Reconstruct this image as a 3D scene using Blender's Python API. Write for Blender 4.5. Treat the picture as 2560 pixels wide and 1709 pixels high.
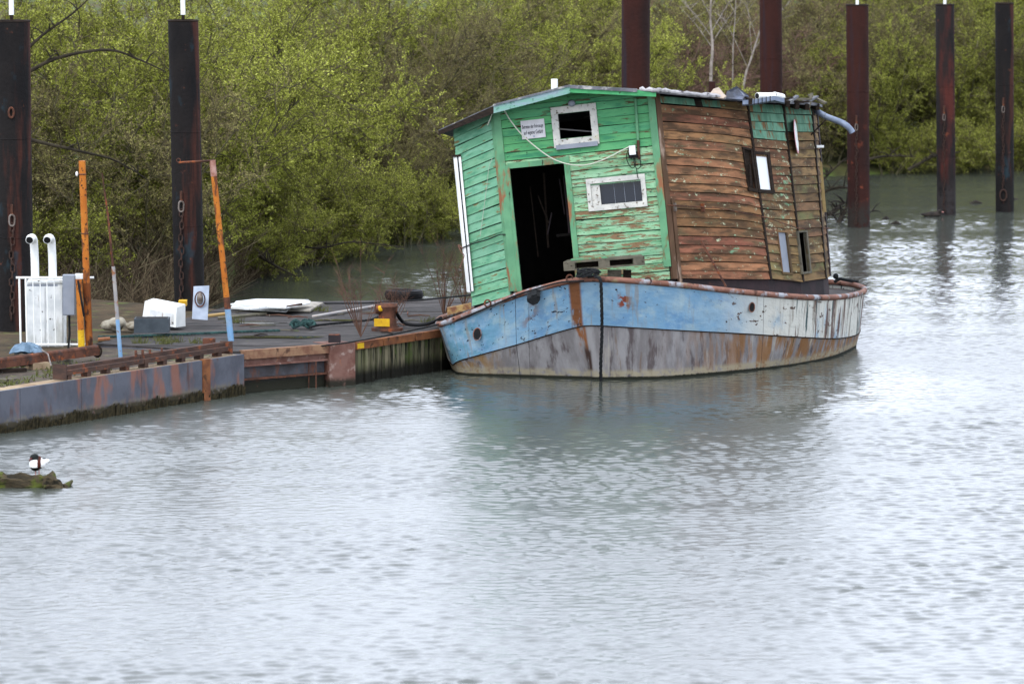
import bpy, math, random
import numpy as np
from mathutils import Vector, Matrix
random.seed(7); np.random.seed(7)
R = math.radians
sc = bpy.context.scene
for o in list(bpy.data.objects): bpy.data.objects.remove(o)
COL = sc.collection

# ------------------------------------------------------------------ camera
F, CX, CY, H = 14000.0, 1280.0, 854.5, 9.0        # long lens, eye 9 m above the water
PITCH = math.atan(1309.5/F)
cam = bpy.data.cameras.new('camera'); cam_o = bpy.data.objects.new('camera', cam); COL.objects.link(cam_o)
cam.sensor_width = 36; cam.lens = F/2560*36; cam.clip_start = 1; cam.clip_end = 2000
cam_o.location = (0, 0, H); cam_o.rotation_euler = (math.pi/2-PITCH, 0, 0)
cam.dof.use_dof = True; cam.dof.focus_distance = 90; cam.dof.aperture_fstop = 2.8
sc.camera = cam_o
# ------------------------------------------------------------------ sky, sun, exposure (overcast)
SUN_EL, SUN_AZ = R(52), R(205)
w = bpy.data.worlds.new('World'); sc.world = w; w.use_nodes = True
nt = w.node_tree; nt.nodes.clear()
sky = nt.nodes.new('ShaderNodeTexSky'); sky.sky_type = 'NISHITA'; sky.sun_disc = False
sky.sun_elevation = SUN_EL; sky.sun_rotation = SUN_AZ; sky.dust_density = 1.0; sky.air_density = 1.0
hs = nt.nodes.new('ShaderNodeHueSaturation'); hs.inputs['Saturation'].default_value = 0.50
bg = nt.nodes.new('ShaderNodeBackground'); bg.inputs[1].default_value = 0.15
wo = nt.nodes.new('ShaderNodeOutputWorld')
cl = nt.nodes.new('ShaderNodeMix'); cl.data_type = 'RGBA'; cl.inputs[0].default_value = .82     # closed, even cloud cover over the clear sky
cl.inputs[7].default_value = (4.15, 4.42, 5.1, 1)
nt.links.new(sky.outputs[0], hs.inputs['Color']); nt.links.new(hs.outputs[0], cl.inputs[6]); nt.links.new(cl.outputs[2], bg.inputs[0]); nt.links.new(bg.outputs[0], wo.inputs[0])
sl = bpy.data.lights.new('sun', 'SUN'); sl.energy = 0.55; sl.angle = R(25); sl.color = (1.0, .97, .92)
so = bpy.data.objects.new('sun', sl); COL.objects.link(so); so.location = (-20, 20, 60)
so.rotation_euler = (math.pi/2-SUN_EL, 0, R(-25))   # light from behind and left of the camera
sc.view_settings.view_transform = 'Standard'; sc.view_settings.look = 'None'
sc.view_settings.exposure = 2.07; sc.view_settings.gamma = 1.0; sc.view_settings.use_curve_mapping = False

# ------------------------------------------------------------------ placing helpers
_s, _c = math.sin(PITCH), math.cos(PITCH)
def ray(px, py):
    x = (px-CX)/F; y = -(py-CY)/F
    return Vector((x, _c + y*_s, -_s + y*_c))
def P(px, py, D):                  # point seen at (px,py) that stands D*0.9 m away
    d = ray(px, py); return Vector((0, 0, H)) + d*(0.9*D/d.y)
def W(px, py, z=0.0):              # point seen at (px,py) at height z
    d = ray(px, py); return Vector((0, 0, H)) + d*((z-H)/d.z)
def V(X, D, z): return Vector((X, D, z))*0.9
def proj(p):
    v = p-Vector((0, 0, H)); f = v.y*_c - v.z*_s; u = v.y*_s + v.z*_c
    return CX+F*v.x/f, CY-F*u/f
def lin(c): c = c/255.0; return c/12.92 if c <= .04045 else ((c+.055)/1.055)**2.4
AL = .62                            # weathered surfaces: reflectance below what the bright picture values suggest
def S(r, g, b): return (lin(r)*AL, lin(g)*AL, lin(b)*AL, 1.0)
def SW(r, g, b): return (lin(r)*.78, lin(g)*.78, lin(b)*.78, 1.0)   # clean white things

# ------------------------------------------------------------------ materials
def mat(name, base, base2=None, bscale=3.0, bstretch=(1, 1, 1), layers=(), rough=.8, bump=None, coord='Object', metal=0.0, spec=.12, var=0.0, hue=0.0):
    m = bpy.data.materials.new(name); m.use_nodes = True; t = m.node_tree; L = t.links.new
    bs = t.nodes['Principled BSDF']; bs.inputs['Roughness'].default_value = rough
    bs.inputs['Metallic'].default_value = metal; bs.inputs['Specular IOR Level'].default_value = spec
    tc = t.nodes.new('ShaderNodeTexCoord'); oi = t.nodes.new('ShaderNodeObjectInfo')
    off = t.nodes.new('ShaderNodeVectorMath'); off.operation = 'MULTIPLY_ADD'
    rv = t.nodes.new('ShaderNodeCombineXYZ')
    for k in range(3): L(oi.outputs['Random'], rv.inputs[k])
    L(rv.outputs[0], off.inputs[0]); off.inputs[1].default_value = (37, 53, 71) if var > 0 else (0, 0, 0)
    L(tc.outputs[coord], off.inputs[2])
    def noise(stretch, scale, detail=5, seed=0.0, rgh=.6):
        mp = t.nodes.new('ShaderNodeMapping'); mp.inputs['Scale'].default_value = stretch
        mp.inputs['Location'].default_value = (seed, seed*1.7, seed*.6)
        L(off.outputs[0], mp.inputs[0])
        n = t.nodes.new('ShaderNodeTexNoise'); n.inputs['Scale'].default_value = scale; n.inputs['Detail'].default_value = detail
        n.inputs['Roughness'].default_value = rgh
        L(mp.outputs[0], n.inputs['Vector']); return n.outputs['Fac']
    def ramp(sock, lo, hi):
        r = t.nodes.new('ShaderNodeMapRange'); r.interpolation_type = 'SMOOTHSTEP'
        r.inputs['From Min'].default_value = lo; r.inputs['From Max'].default_value = hi
        L(sock, r.inputs['Value']); return r.outputs[0]
    def mul(a, b):
        r = t.nodes.new('ShaderNodeMath'); r.operation = 'MULTIPLY'; L(a, r.inputs[0])
        if isinstance(b, float): r.inputs[1].default_value = b
        else: L(b, r.inputs[1])
        return r.outputs[0]
    def mix(fac, a, b):
        x = t.nodes.new('ShaderNodeMix'); x.data_type = 'RGBA'
        if isinstance(fac, float): x.inputs[0].default_value = fac
        else: L(fac, x.inputs[0])
        for i, q in ((6, a), (7, b)):
            if isinstance(q, tuple): x.inputs[i].default_value = q
            else: L(q, x.inputs[i])
        return x.outputs[2]
    col = mix(ramp(noise(bstretch, bscale, 4, .3), .35, .65), base, base2 or base)
    if var > 0:
        h = t.nodes.new('ShaderNodeHueSaturation')
        mr = t.nodes.new('ShaderNodeMapRange'); mr.inputs['To Min'].default_value = 1-var; mr.inputs['To Max'].default_value = 1+var
        L(oi.outputs['Random'], mr.inputs['Value']); L(mr.outputs[0], h.inputs['Value'])
        if hue:
            mh = t.nodes.new('ShaderNodeMapRange'); mh.inputs['To Min'].default_value = .5-hue; mh.inputs['To Max'].default_value = .5+hue
            fr = t.nodes.new('ShaderNodeMath'); fr.operation = 'FRACT'
            L(mul(oi.outputs['Random'], 7.31), fr.inputs[0]); L(fr.outputs[0], mh.inputs['Value']); L(mh.outputs[0], h.inputs['Hue'])
        L(col, h.inputs['Color']); col = h.outputs[0]
    sep = None
    geo = None
    for i, ly in enumerate(layers):
        k = ramp(noise(ly.get('st', (1, 1, 1)), ly.get('sc', 3.0), ly.get('det', 6), 3.1+i*5.7, ly.get('rg', .6)), ly.get('lo', .5), ly.get('hi', .6))
        for ax, nm in ((0, 'u'), (1, 'v'), (2, 'w')):
            if nm in ly:
                if sep is None:
                    sep = t.nodes.new('ShaderNodeSeparateXYZ'); L(tc.outputs[coord], sep.inputs[0])
                a, b, c, d = ly[nm]
                k = mul(k, ramp(sep.outputs[ax], a, b)); k = mul(k, ramp(sep.outputs[ax], d, c))
        if 'z' in ly:
            if geo is None:
                g = t.nodes.new('ShaderNodeNewGeometry'); geo = t.nodes.new('ShaderNodeSeparateXYZ'); L(g.outputs['Position'], geo.inputs[0])
            a, b, c, d = ly['z']
            k = mul(k, ramp(geo.outputs[2], a, b)); k = mul(k, ramp(geo.outputs[2], d, c))
        if 'op' in ly: k = mul(k, float(ly['op']))
        col = mix(k, col, ly['c'])
    L(col, bs.inputs['Base Color'])
    if bump:
        b = t.nodes.new('ShaderNodeBump'); b.inputs['Strength'].default_value = bump[1]; b.inputs['Distance'].default_value = bump[2] if len(bump) > 2 else .01
        L(noise(bump[3] if len(bump) > 3 else (1, 1, 1), bump[0], 6, 9.0), b.inputs['Height']); L(b.outputs[0], bs.inputs['Normal'])
    return m

# ------------------------------------------------------------------ mesh builder
ORG = {}
class MB:
    def __init__(s): s.v = []; s.f = []; s.m = []; s.uv = {}
    def add(s, vs, fs, mi=0, uvs=None):
        b = len(s.v); s.v += [Vector(q) for q in vs]
        for i, f in enumerate(fs):
            if uvs: s.uv[len(s.f)] = uvs[i]
            s.f.append([b+k for k in f]); s.m.append(mi)
        return s
    def box8(s, p, mi=0):          # p: 4 of one face (ccw), 4 of the opposite face
        return s.add(p, [(0, 1, 2, 3), (7, 6, 5, 4), (0, 4, 5, 1), (1, 5, 6, 2), (2, 6, 7, 3), (3, 7, 4, 0)], mi)
    def box(s, c, x, y, z, mi=0):  # centre and half axes
        c, x, y, z = Vector(c), Vector(x), Vector(y), Vector(z)
        return s.box8([c-x-y-z, c+x-y-z, c+x-y+z, c-x-y+z, c-x+y-z, c+x+y-z, c+x+y+z, c-x+y+z], mi)
    def abox(s, c, hx, hy, hz, mi=0): return s.box(c, (hx, 0, 0), (0, hy, 0), (0, 0, hz), mi)
    def beam(s, a, b, hw, hh, up=(0, 0, 1), mi=0):
        a, b, up = Vector(a), Vector(b), Vector(up); d = (b-a); L = d.length; d = d/L
        sd = d.cross(up); sd = sd.normalized() if sd.length > 1e-6 else Vector((1, 0, 0)); u2 = sd.cross(d)
        return s.box((a+b)/2, d*L/2, sd*hw, u2*hh, mi)
    def tube(s, pts, r, n=8, mi=0, caps=True):
        pts = [Vector(p) for p in pts]; k = len(pts); rr = r if isinstance(r, (list, tuple)) else [r]*k
        vs, fs = [], []; prev = None
        for i, p in enumerate(pts):
            d = (pts[min(i+1, k-1)]-pts[max(i-1, 0)]).normalized()
            if prev is None: a = d.cross(Vector((.13, .21, 1)) if abs(d.z) < .95 else Vector((1, 0, 0))).normalized()
            else: a = (prev-d*prev.dot(d)).normalized()
            prev = a; b = d.cross(a)
            for j in range(n):
                t = 2*math.pi*j/n; vs.append(p+(a*math.cos(t)+b*math.sin(t))*rr[i])
        for i in range(k-1):
            for j in range(n):
                fs.append((i*n+j, i*n+(j+1) % n, (i+1)*n+(j+1) % n, (i+1)*n+j))
        if caps: fs += [tuple(range(n-1, -1, -1)), tuple((k-1)*n+j for j in range(n))]
        return s.add(vs, fs, mi)
    def ball(s, c, rx, ry, rz, n=10, m=7, mi=0):
        c = Vector(c); vs = [c+Vector((0, 0, rz))]; fs = []
        for i in range(1, m):
            ph = math.pi*i/m
            for j in range(n):
                t = 2*math.pi*j/n; vs.append(c+Vector((rx*math.sin(ph)*math.cos(t), ry*math.sin(ph)*math.sin(t), rz*math.cos(ph))))
        vs.append(c-Vector((0, 0, rz)))
        for j in range(n): fs.append((0, 1+j, 1+(j+1) % n)); fs.append((len(vs)-1, 1+(m-2)*n+(j+1) % n, 1+(m-2)*n+j))
        for i in range(m-2):
            for j in range(n): a = 1+i*n; fs.append((a+j, a+n+j, a+n+(j+1) % n, a+(j+1) % n))
        return s.add(vs, fs, mi)
    def torus(s, c, ax, ay, r, n=14, k=6, mi=0, ex=0.0):   # ring in plane ax,ay (radius vectors); ex stretches along ax
        c, ax, ay = Vector(c), Vector(ax), Vector(ay); az = ax.cross(ay).normalized(); vs, fs = [], []
        for i in range(n):
            t = 2*math.pi*i/n; p = c+ax*math.cos(t)+ay*math.sin(t)
            if ex: p += ax.normalized()*(ex if math.cos(t) > 0 else -ex)
            rd = (ax.normalized()*math.cos(t)+ay.normalized()*math.sin(t))
            for j in range(k): q = 2*math.pi*j/k; vs.append(p+rd*r*math.cos(q)+az*r*math.sin(q))
        for i in range(n):
            for j in range(k): fs.append((i*k+j, ((i+1) % n)*k+j, ((i+1) % n)*k+(j+1) % k, i*k+(j+1) % k))
        return s.add(vs, fs, mi)
    def plate(s, pts, n, mi=0):    # polygon pts extruded by vector n
        n = Vector(n); k = len(pts); a = [Vector(p) for p in pts]; b = [p+n for p in a]
        fs = [tuple(range(k)), tuple(range(2*k-1, k-1, -1))]+[(i, i+k, (i+1) % k+k, (i+1) % k) for i in range(k)]
        return s.add(a+b, fs, mi)
    def build(s, name, mats, parent=None, org=None, smooth=False, fix=True):
        if parent is not None: org = ORG[parent.name]
        elif org is None: org = Vector((0, 0, 0))
        org = Vector(org)
        me = bpy.data.meshes.new(name); me.from_pydata([v-org for v in s.v], [], s.f)
        for q in (mats if isinstance(mats, (list, tuple)) else [mats]): me.materials.append(q)
        me.polygons.foreach_set('material_index', s.m)
        if s.uv:
            l = me.uv_layers.new(name='UVMap')
            for i, pl in enumerate(me.polygons):
                if i in s.uv:
                    for k, li in enumerate(pl.loop_indices): l.data[li].uv = s.uv[i][k]
        if fix:
            import bmesh
            bm = bmesh.new(); bm.from_mesh(me); bmesh.ops.recalc_face_normals(bm, faces=bm.faces); bm.to_mesh(me); bm.free()
        if smooth:
            me.polygons.foreach_set('use_smooth', [True]*len(me.polygons))
            try: me.set_sharp_from_angle(angle=R(40))
            except Exception: pass
        o = bpy.data.objects.new(name, me); COL.objects.link(o)
        if parent is not None: o.parent = parent
        else: o.location = org
        ORG[o.name] = org
        return o
def thing(name, label, cat, loc, group=None):
    o = bpy.data.objects.new(name, None); COL.objects.link(o); o.location = loc; o.empty_display_size = .2
    o['label'] = label; o['category'] = cat
    if group: o['group'] = group
    ORG[o.name] = Vector(loc); return o
def tag(o, label, cat, group=None):
    o['label'] = label; o['category'] = cat
    if group: o['group'] = group
    return o
def struct(o): o['kind'] = 'structure'; return o
def lerp(a, b, t): return a+(b-a)*t
def catmull(pts, n, closed=False):
    out = []; k = len(pts); g = (lambda i: pts[i % k]) if closed else (lambda i: pts[max(0, min(k-1, i))])
    for i in range(k if closed else k-1):
        p0, p1, p2, p3 = g(i-1), g(i), g(i+1), g(i+2)
        for j in range(n):
            t = j/n; out.append(.5*((2*p1)+(p2-p0)*t+(2*p0-5*p1+4*p2-p3)*t*t+(3*p1-p0-3*p2+p3)*t**3))
    if not closed: out.append(pts[-1].copy())
    return out
def rope_mb(pts, r, n=4, strands=3, pitch=None, mi=0, mb=None):
    mb = mb or MB(); pts = catmull([Vector(p) for p in pts], n) if n > 1 else [Vector(p) for p in pts]
    pitch = pitch or r*7; cum = [0]
    for a, b in zip(pts, pts[1:]): cum.append(cum[-1]+(b-a).length)
    m = max(8, min(160, int(cum[-1]/pitch*5))); res = []
    for i in range(m+1):
        d = cum[-1]*i/m; k = max(j for j in range(len(cum)) if cum[j] <= d+1e-9); k = min(k, len(pts)-2)
        res.append((lerp(pts[k], pts[k+1], (d-cum[k])/max(1e-6, cum[k+1]-cum[k])), (pts[k+1]-pts[k]).normalized(), d))
    for q in range(strands):
        ln = []
        for p, d, dist in res:
            a = d.cross(Vector((.3, .2, 1))).normalized(); b = d.cross(a); t = 2*math.pi*(dist/(r*9)+q/strands)
            ln.append(p+(a*math.cos(t)+b*math.sin(t))*r*.5)
        mb.tube(ln, r*.58, 5, mi)
    return mb

# ------------------------------------------------------------------ the materials
RUST = S(110, 72, 56); RUSTD = S(70, 50, 42); RUSTO = S(176, 98, 40)
m_wood_dark = mat('dark_wood', S(52, 42, 34), S(34, 28, 24), 6, (1, 1, 6), rough=.9)
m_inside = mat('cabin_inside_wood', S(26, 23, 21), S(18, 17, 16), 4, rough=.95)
m_rust = mat('rusted_steel', RUST, RUSTD, 5, layers=[dict(c=S(150, 84, 50), sc=9, lo=.55, hi=.7), dict(c=S(70, 66, 66), sc=4, lo=.58, hi=.7)], rough=.85, bump=(60, .4, .01))
m_rail = mat('rusty_beam', S(92, 70, 60), S(70, 57, 52), 5, (1, 1, 3), layers=[dict(c=S(140, 80, 52), sc=6, lo=.56, hi=.7)], rough=.85, bump=(60, .4, .01))
m_white = mat('white_paint', SW(222, 224, 222), SW(200, 204, 204), 4, layers=[dict(c=S(160, 156, 140), sc=3, st=(1, 1, .4), lo=.5, hi=.66, op=.5), dict(c=S(90, 86, 80), sc=9, lo=.63, hi=.66), dict(c=S(130, 96, 70), st=(2, 2, .4), sc=4, lo=.6, hi=.68, op=.6)], rough=.5)
m_pipe_white = mat('white_enamel', SW(236, 238, 234), SW(222, 224, 220), 3, rough=.4)
m_grey = mat('grey_paint', S(150, 156, 166), S(138, 145, 156), 4, layers=[dict(c=S(110, 100, 92), sc=10, lo=.68, hi=.74)], rough=.5)
m_oldwhite = mat('flaking_white_paint', S(222, 220, 210), S(196, 196, 190), 6, layers=[dict(c=S(118, 108, 96), sc=16, lo=.55, hi=.64, det=8), dict(c=S(186, 178, 132), sc=5, lo=.6, hi=.75, op=.6)], rough=.7, bump=(80, .4, .004))
m_black = mat('black_rubber', S(30, 31, 33), S(22, 22, 24), 5, rough=.7)
m_rope_d = mat('dark_rope', S(44, 46, 47), S(30, 32, 34), 30, rough=.95)
m_rope_g = mat('teal_rope', S(62, 92, 88), S(40, 60, 60), 12, rough=.95)
m_cable_w = mat('white_cable', S(206, 210, 192), rough=.6)
m_orange = mat('orange_paint', S(202, 126, 48), S(180, 104, 40), 3, layers=[dict(c=S(110, 66, 42), sc=6, lo=.53, hi=.62, st=(1, 1, .4), det=9), dict(c=S(62, 44, 38), sc=16, lo=.60, hi=.64, det=8)], rough=.65, bump=(50, .3, .006))
m_bluepole = mat('pale_blue_paint', S(120, 164, 204), S(150, 170, 186), 4, layers=[dict(c=S(130, 88, 60), sc=12, lo=.6, hi=.68)], rough=.65)
m_palepole = mat('pale_grey_paint', S(168, 164, 158), S(150, 148, 150), 4, layers=[dict(c=S(150, 100, 66), sc=9, lo=.55, hi=.68)], rough=.7)
m_yellow = mat('yellow_paint', S(226, 184, 40), S(206, 160, 36), 8, layers=[dict(c=S(90, 60, 34), sc=22, lo=.62, hi=.7)], rough=.6)
m_asphalt = mat('dark_deck', S(78, 74, 72), S(56, 54, 53), 2.5, (1, 3, 1), layers=[dict(c=S(128, 124, 120), sc=3, st=(.6, 3, 1), lo=.6, hi=.72), dict(c=S(84, 92, 52), sc=6, lo=.68, hi=.74), dict(c=S(120, 92, 70), sc=2.2, lo=.62, hi=.75, op=.6)], rough=.85, bump=(25, .5, .01), var=.12)
m_sand = mat('sandy_ledge', S(176, 158, 128), S(146, 124, 100), 3, layers=[dict(c=S(96, 98, 52), sc=3, lo=.58, hi=.7), dict(c=S(92, 70, 56), sc=7, lo=.6, hi=.7)], rough=.9, bump=(40, .5, .01))
m_greysteel = mat('grey_steel_plate', S(100, 103, 112), S(84, 86, 94), 2, layers=[
    dict(c=S(150, 98, 76), st=(1.0, 1.0, .30), sc=2.4, lo=.51, hi=.64, op=.7), dict(c=S(92, 66, 60), st=(1, 1, .2), sc=7, lo=.58, hi=.7, op=.7),
    dict(c=S(120, 112, 96), sc=12, lo=.4, hi=.6, z=(-.1, .0, .16, .26), op=.8), dict(c=S(62, 56, 40), sc=16, lo=.32, hi=.5, z=(-.5, -.4, .13, .19)), dict(c=S(40, 40, 30), sc=20, lo=.2, hi=.4, z=(-.5, -.4, .05, .10))], rough=.6, bump=(14, .25, .01))
m_recess = mat('recess_steel', S(90, 92, 98), S(72, 70, 72), 3, layers=[dict(c=S(116, 76, 60), st=(1, 1, .4), sc=4, lo=.5, hi=.64), dict(c=S(46, 46, 36), sc=14, lo=.2, hi=.4, z=(-.5, -.4, .12, .26))], rough=.75, bump=(14, .3, .01))
m_pinkrust = mat('weathered_red_steel', S(128, 96, 86), S(108, 74, 64), 5, layers=[dict(c=S(160, 140, 130), sc=6, lo=.56, hi=.68), dict(c=S(160, 96, 52), st=(1, 1, .4), sc=4, lo=.6, hi=.72), dict(c=S(44, 42, 34), sc=14, lo=.25, hi=.45, z=(-.5, -.4, .06, .18))], rough=.8, bump=(20, .4, .01))
m_sheet = mat('mossy_timber', S(128, 120, 96), S(94, 96, 68), 3, (1, 1, .3), layers=[dict(c=S(48, 48, 38), st=(2, 2, .2), sc=5, lo=.5, hi=.62), dict(c=S(84, 98, 50), sc=2.5, lo=.55, hi=.7), dict(c=S(34, 33, 27), sc=10, lo=.2, hi=.4, z=(-.5, -.4, .12, .34))], rough=.9, bump=(30, .5, .01, (1, 1, .2)), var=.38)
m_orangerust = mat('orange_rusty_edge', S(150, 98, 62), S(112, 72, 52), 4, layers=[dict(c=S(78, 56, 42), sc=6, lo=.55, hi=.66)], rough=.85, bump=(40, .4, .01))
m_pile = mat('dark_pile_steel', S(34, 31, 30), S(23, 22, 23), 1.2, (1, 1, .5), layers=[dict(c=S(72, 42, 34), st=(2.2, 2.2, .22), sc=1.0, lo=.52, hi=.62), dict(c=S(40, 58, 66), st=(1, 1, .5), sc=2.4, lo=.60, hi=.70, op=.7), dict(c=S(104, 62, 44), sc=8, lo=.64, hi=.74, op=.7)], rough=.85, bump=(14, .7, .02))
m_pile_red = mat('red_rust_pile_steel', S(60, 31, 25), S(38, 25, 23), 1.0, (1, 1, .4), layers=[dict(c=S(46, 38, 44), st=(2, 2, .15), sc=1.2, lo=.56, hi=.68), dict(c=S(120, 62, 44), sc=5, lo=.58, hi=.72, z=(-.2, .0, 1.2, 2.8)), dict(c=S(50, 44, 40), sc=9, lo=.35, hi=.5, z=(-1, -.5, .3, .7))], rough=.85, bump=(14, .7, .02))
m_pile_mix = mat('mottled_pile_steel', S(40, 35, 34), S(28, 27, 28), 1.0, (1, 1, .4), layers=[dict(c=S(84, 42, 36), st=(1.6, 1.6, .3), sc=1.1, lo=.5, hi=.64), dict(c=S(116, 64, 46), sc=5, lo=.62, hi=.74), dict(c=S(54, 50, 50), sc=9, lo=.35, hi=.5, z=(-1, -.5, .4, .9))], rough=.85, bump=(14, .7, .02))
m_chain = mat('rusty_chain', S(76, 56, 47), S(54, 42, 38), 20, rough=.8)
m_shackle = mat('pale_galvanised', S(140, 130, 122), S(100, 90, 82), 10, rough=.55, metal=.3)
# boat timber
GP = (1, 1, 1)
m_green = mat('green_plank_paint', S(126, 176, 132), S(152, 194, 156), 3, (1, 3, 1), coord='UV', var=.16, hue=.014, rough=.65, layers=[
    dict(c=S(76, 138, 98), st=(.8, 5, 1), sc=3, lo=.5, hi=.66, op=.8), dict(c=S(168, 204, 170), st=(.7, 3, 1), sc=2, lo=.54, hi=.68, op=.6),
    dict(c=S(126, 104, 76), st=(1, 6, 1), sc=2.6, lo=.535, hi=.575, det=9, rg=.72), dict(c=S(70, 54, 42), st=(1.2, 7, 1), sc=4, lo=.60, hi=.64, det=8),
    dict(c=S(130, 104, 76), st=(1, 6, 1), sc=1.9, lo=.525, hi=.56, det=9, rg=.72, z=(.9, 1.1, 2.7, 3.3)), dict(c=S(40, 58, 46), st=(2, 6, 1), sc=5, lo=.62, hi=.66)], bump=(14, .5, .006, (1, 8, 1)))
m_green_top = mat('deeper_green_paint', S(84, 160, 108), S(98, 172, 116), 3, (1, 3, 1), coord='UV', var=.08, hue=.01, rough=.6, layers=[  # upper boards and gable get a deeper, less peeled green
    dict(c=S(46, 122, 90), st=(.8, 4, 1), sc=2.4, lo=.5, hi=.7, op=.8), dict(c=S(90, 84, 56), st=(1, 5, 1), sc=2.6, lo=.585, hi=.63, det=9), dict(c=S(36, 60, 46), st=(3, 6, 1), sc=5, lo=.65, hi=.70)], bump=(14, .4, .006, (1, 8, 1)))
m_green_left = mat('bluish_green_paint', S(112, 172, 136), S(134, 190, 156), 2.5, (1, 2, 1), coord='UV', var=.10, hue=.012, rough=.65, layers=[
    dict(c=S(74, 146, 112), st=(1, 4, 1), sc=3, lo=.48, hi=.7, op=.8), dict(c=S(160, 186, 190), st=(1, 2, 1), sc=1.5, lo=.66, hi=.74, op=.7),
    dict(c=S(128, 116, 76), st=(1, 5, 1), sc=3, lo=.60, hi=.65, det=8), dict(c=S(40, 66, 52), st=(3, 6, 1), sc=5, lo=.67, hi=.71)], bump=(14, .4, .006, (1, 8, 1)))
m_trim = mat('green_trim_paint', S(110, 166, 124), S(96, 148, 112), 3, coord='Object', rough=.65, layers=[
    dict(c=S(150, 102, 72), st=(1, 1, .35), sc=5, lo=.53, hi=.62, det=8, z=(1.0, 1.3, 3.1, 3.9)), dict(c=S(116, 104, 72), st=(1, 1, .3), sc=6, lo=.58, hi=.66, det=8), dict(c=S(52, 58, 42), st=(1, 1, .3), sc=9, lo=.64, hi=.70)], bump=(30, .4, .006, (1, 1, .2)))
m_brownpost = mat('bare_brown_post', S(110, 84, 66), S(88, 68, 52), 4, (1, 1, .3), rough=.85, layers=[dict(c=S(160, 140, 124), st=(1, 1, .3), sc=5, lo=.56, hi=.68), dict(c=S(100, 96, 58), sc=3, lo=.62, hi=.74)], bump=(30, .4, .006, (1, 1, .2)))
m_fascia = mat('weathered_green_fascia', S(126, 176, 158), S(150, 170, 180), 3, (1, 1, 3), rough=.7, layers=[dict(c=S(70, 120, 96), sc=6, lo=.55, hi=.68), dict(c=S(70, 70, 72), sc=9, lo=.62, hi=.7)])
m_fascia_g = mat('green_fascia', S(84, 172, 112), S(66, 140, 92), 4, rough=.7, layers=[dict(c=S(50, 52, 44), sc=9, lo=.6, hi=.7)])
BR = dict(coord='UV', rough=.85)
def brown(name, a, b, moss, pale=.66):
    return mat(name, a, b, 2.2, (1, 3, 1), coord='UV', var=.28, hue=.018, rough=.85, layers=[
        dict(c=S(72, 58, 44), st=(1, 4, 1), sc=2.0, lo=.42, hi=.62, op=.85), dict(c=moss, st=(1, 2, 1), sc=1.4, lo=.52, hi=.72, op=.75),
        dict(c=S(184, 188, 156), st=(3, 4, 1), sc=2.6, lo=pale-.055, hi=pale-.01, det=9, rg=.75), dict(c=S(124, 176, 140), st=(1.5, 3, 1), sc=2, lo=pale-.04, hi=pale+.01, det=9, rg=.75, op=.8),
        dict(c=S(38, 30, 24), st=(1, 9, 1), sc=3, lo=.66, hi=.72)], bump=(12, .5, .006, (1, 8, 1)))
m_brown1 = brown('red_brown_planks', S(160, 112, 82), S(130, 92, 68), S(108, 98, 70), .65)
m_brown2 = brown('faded_brown_planks', S(146, 106, 76), S(122, 94, 68), S(118, 128, 96), .62)
m_brown3 = brown('mossy_brown_planks', S(138, 110, 76), S(120, 98, 68), S(112, 116, 76), .66)
m_teal = mat('worn_teal_planks', S(112, 158, 132), S(86, 128, 106), 2.5, (3, 1, 1), coord='UV', var=.12, rough=.8, layers=[
    dict(c=S(120, 92, 62), st=(4, 1, 1), sc=2, lo=.53, hi=.62, det=8), dict(c=S(60, 66, 50), st=(5, 1, 1), sc=3, lo=.62, hi=.70)], bump=(12, .4, .006))
m_coam = mat('tarred_coaming', S(62, 50, 52), S(46, 42, 44), 3, layers=[dict(c=S(96, 58, 50), sc=4, lo=.6, hi=.72)], rough=.8, bump=(30, .3, .01))
m_felt = mat('roofing_felt', S(120, 122, 128), S(92, 94, 98), 3, layers=[dict(c=S(186, 184, 180), sc=5, lo=.55, hi=.7), dict(c=S(86, 92, 56), sc=4, lo=.64, hi=.74)], rough=.9)
m_feltw = mat('bleached_felt_edge', S(190, 188, 188), S(140, 138, 140), 5, layers=[dict(c=S(96, 90, 94), sc=9, lo=.6, hi=.68)], rough=.85, bump=(30, .4, .01))
m_zinc = mat('zinc_gutter', S(140, 152, 172), S(118, 130, 150), 4, layers=[dict(c=S(196, 202, 210), sc=6, lo=.6, hi=.7)], rough=.5, metal=.2)
m_palletw = mat('grey_pallet_timber', S(112, 106, 92), S(88, 86, 74), 5, layers=[dict(c=S(96, 112, 70), sc=4, lo=.58, hi=.72), dict(c=S(54, 48, 40), sc=9, lo=.6, hi=.7)], rough=.9, bump=(30, .4, .005))
m_glass_d = mat('dim_glass', S(26, 32, 44), rough=.12, spec=.5)
m_pane_w = mat('pale_white_pane', SW(226, 230, 230), rough=.4)  # plain pale pane for the window in the brown wall
m_deckb = mat('boat_deck_paint', S(84, 80, 76), S(66, 62, 60), 4, layers=[dict(c=S(104, 64, 48), sc=6, lo=.58, hi=.7)], rough=.85)

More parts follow.
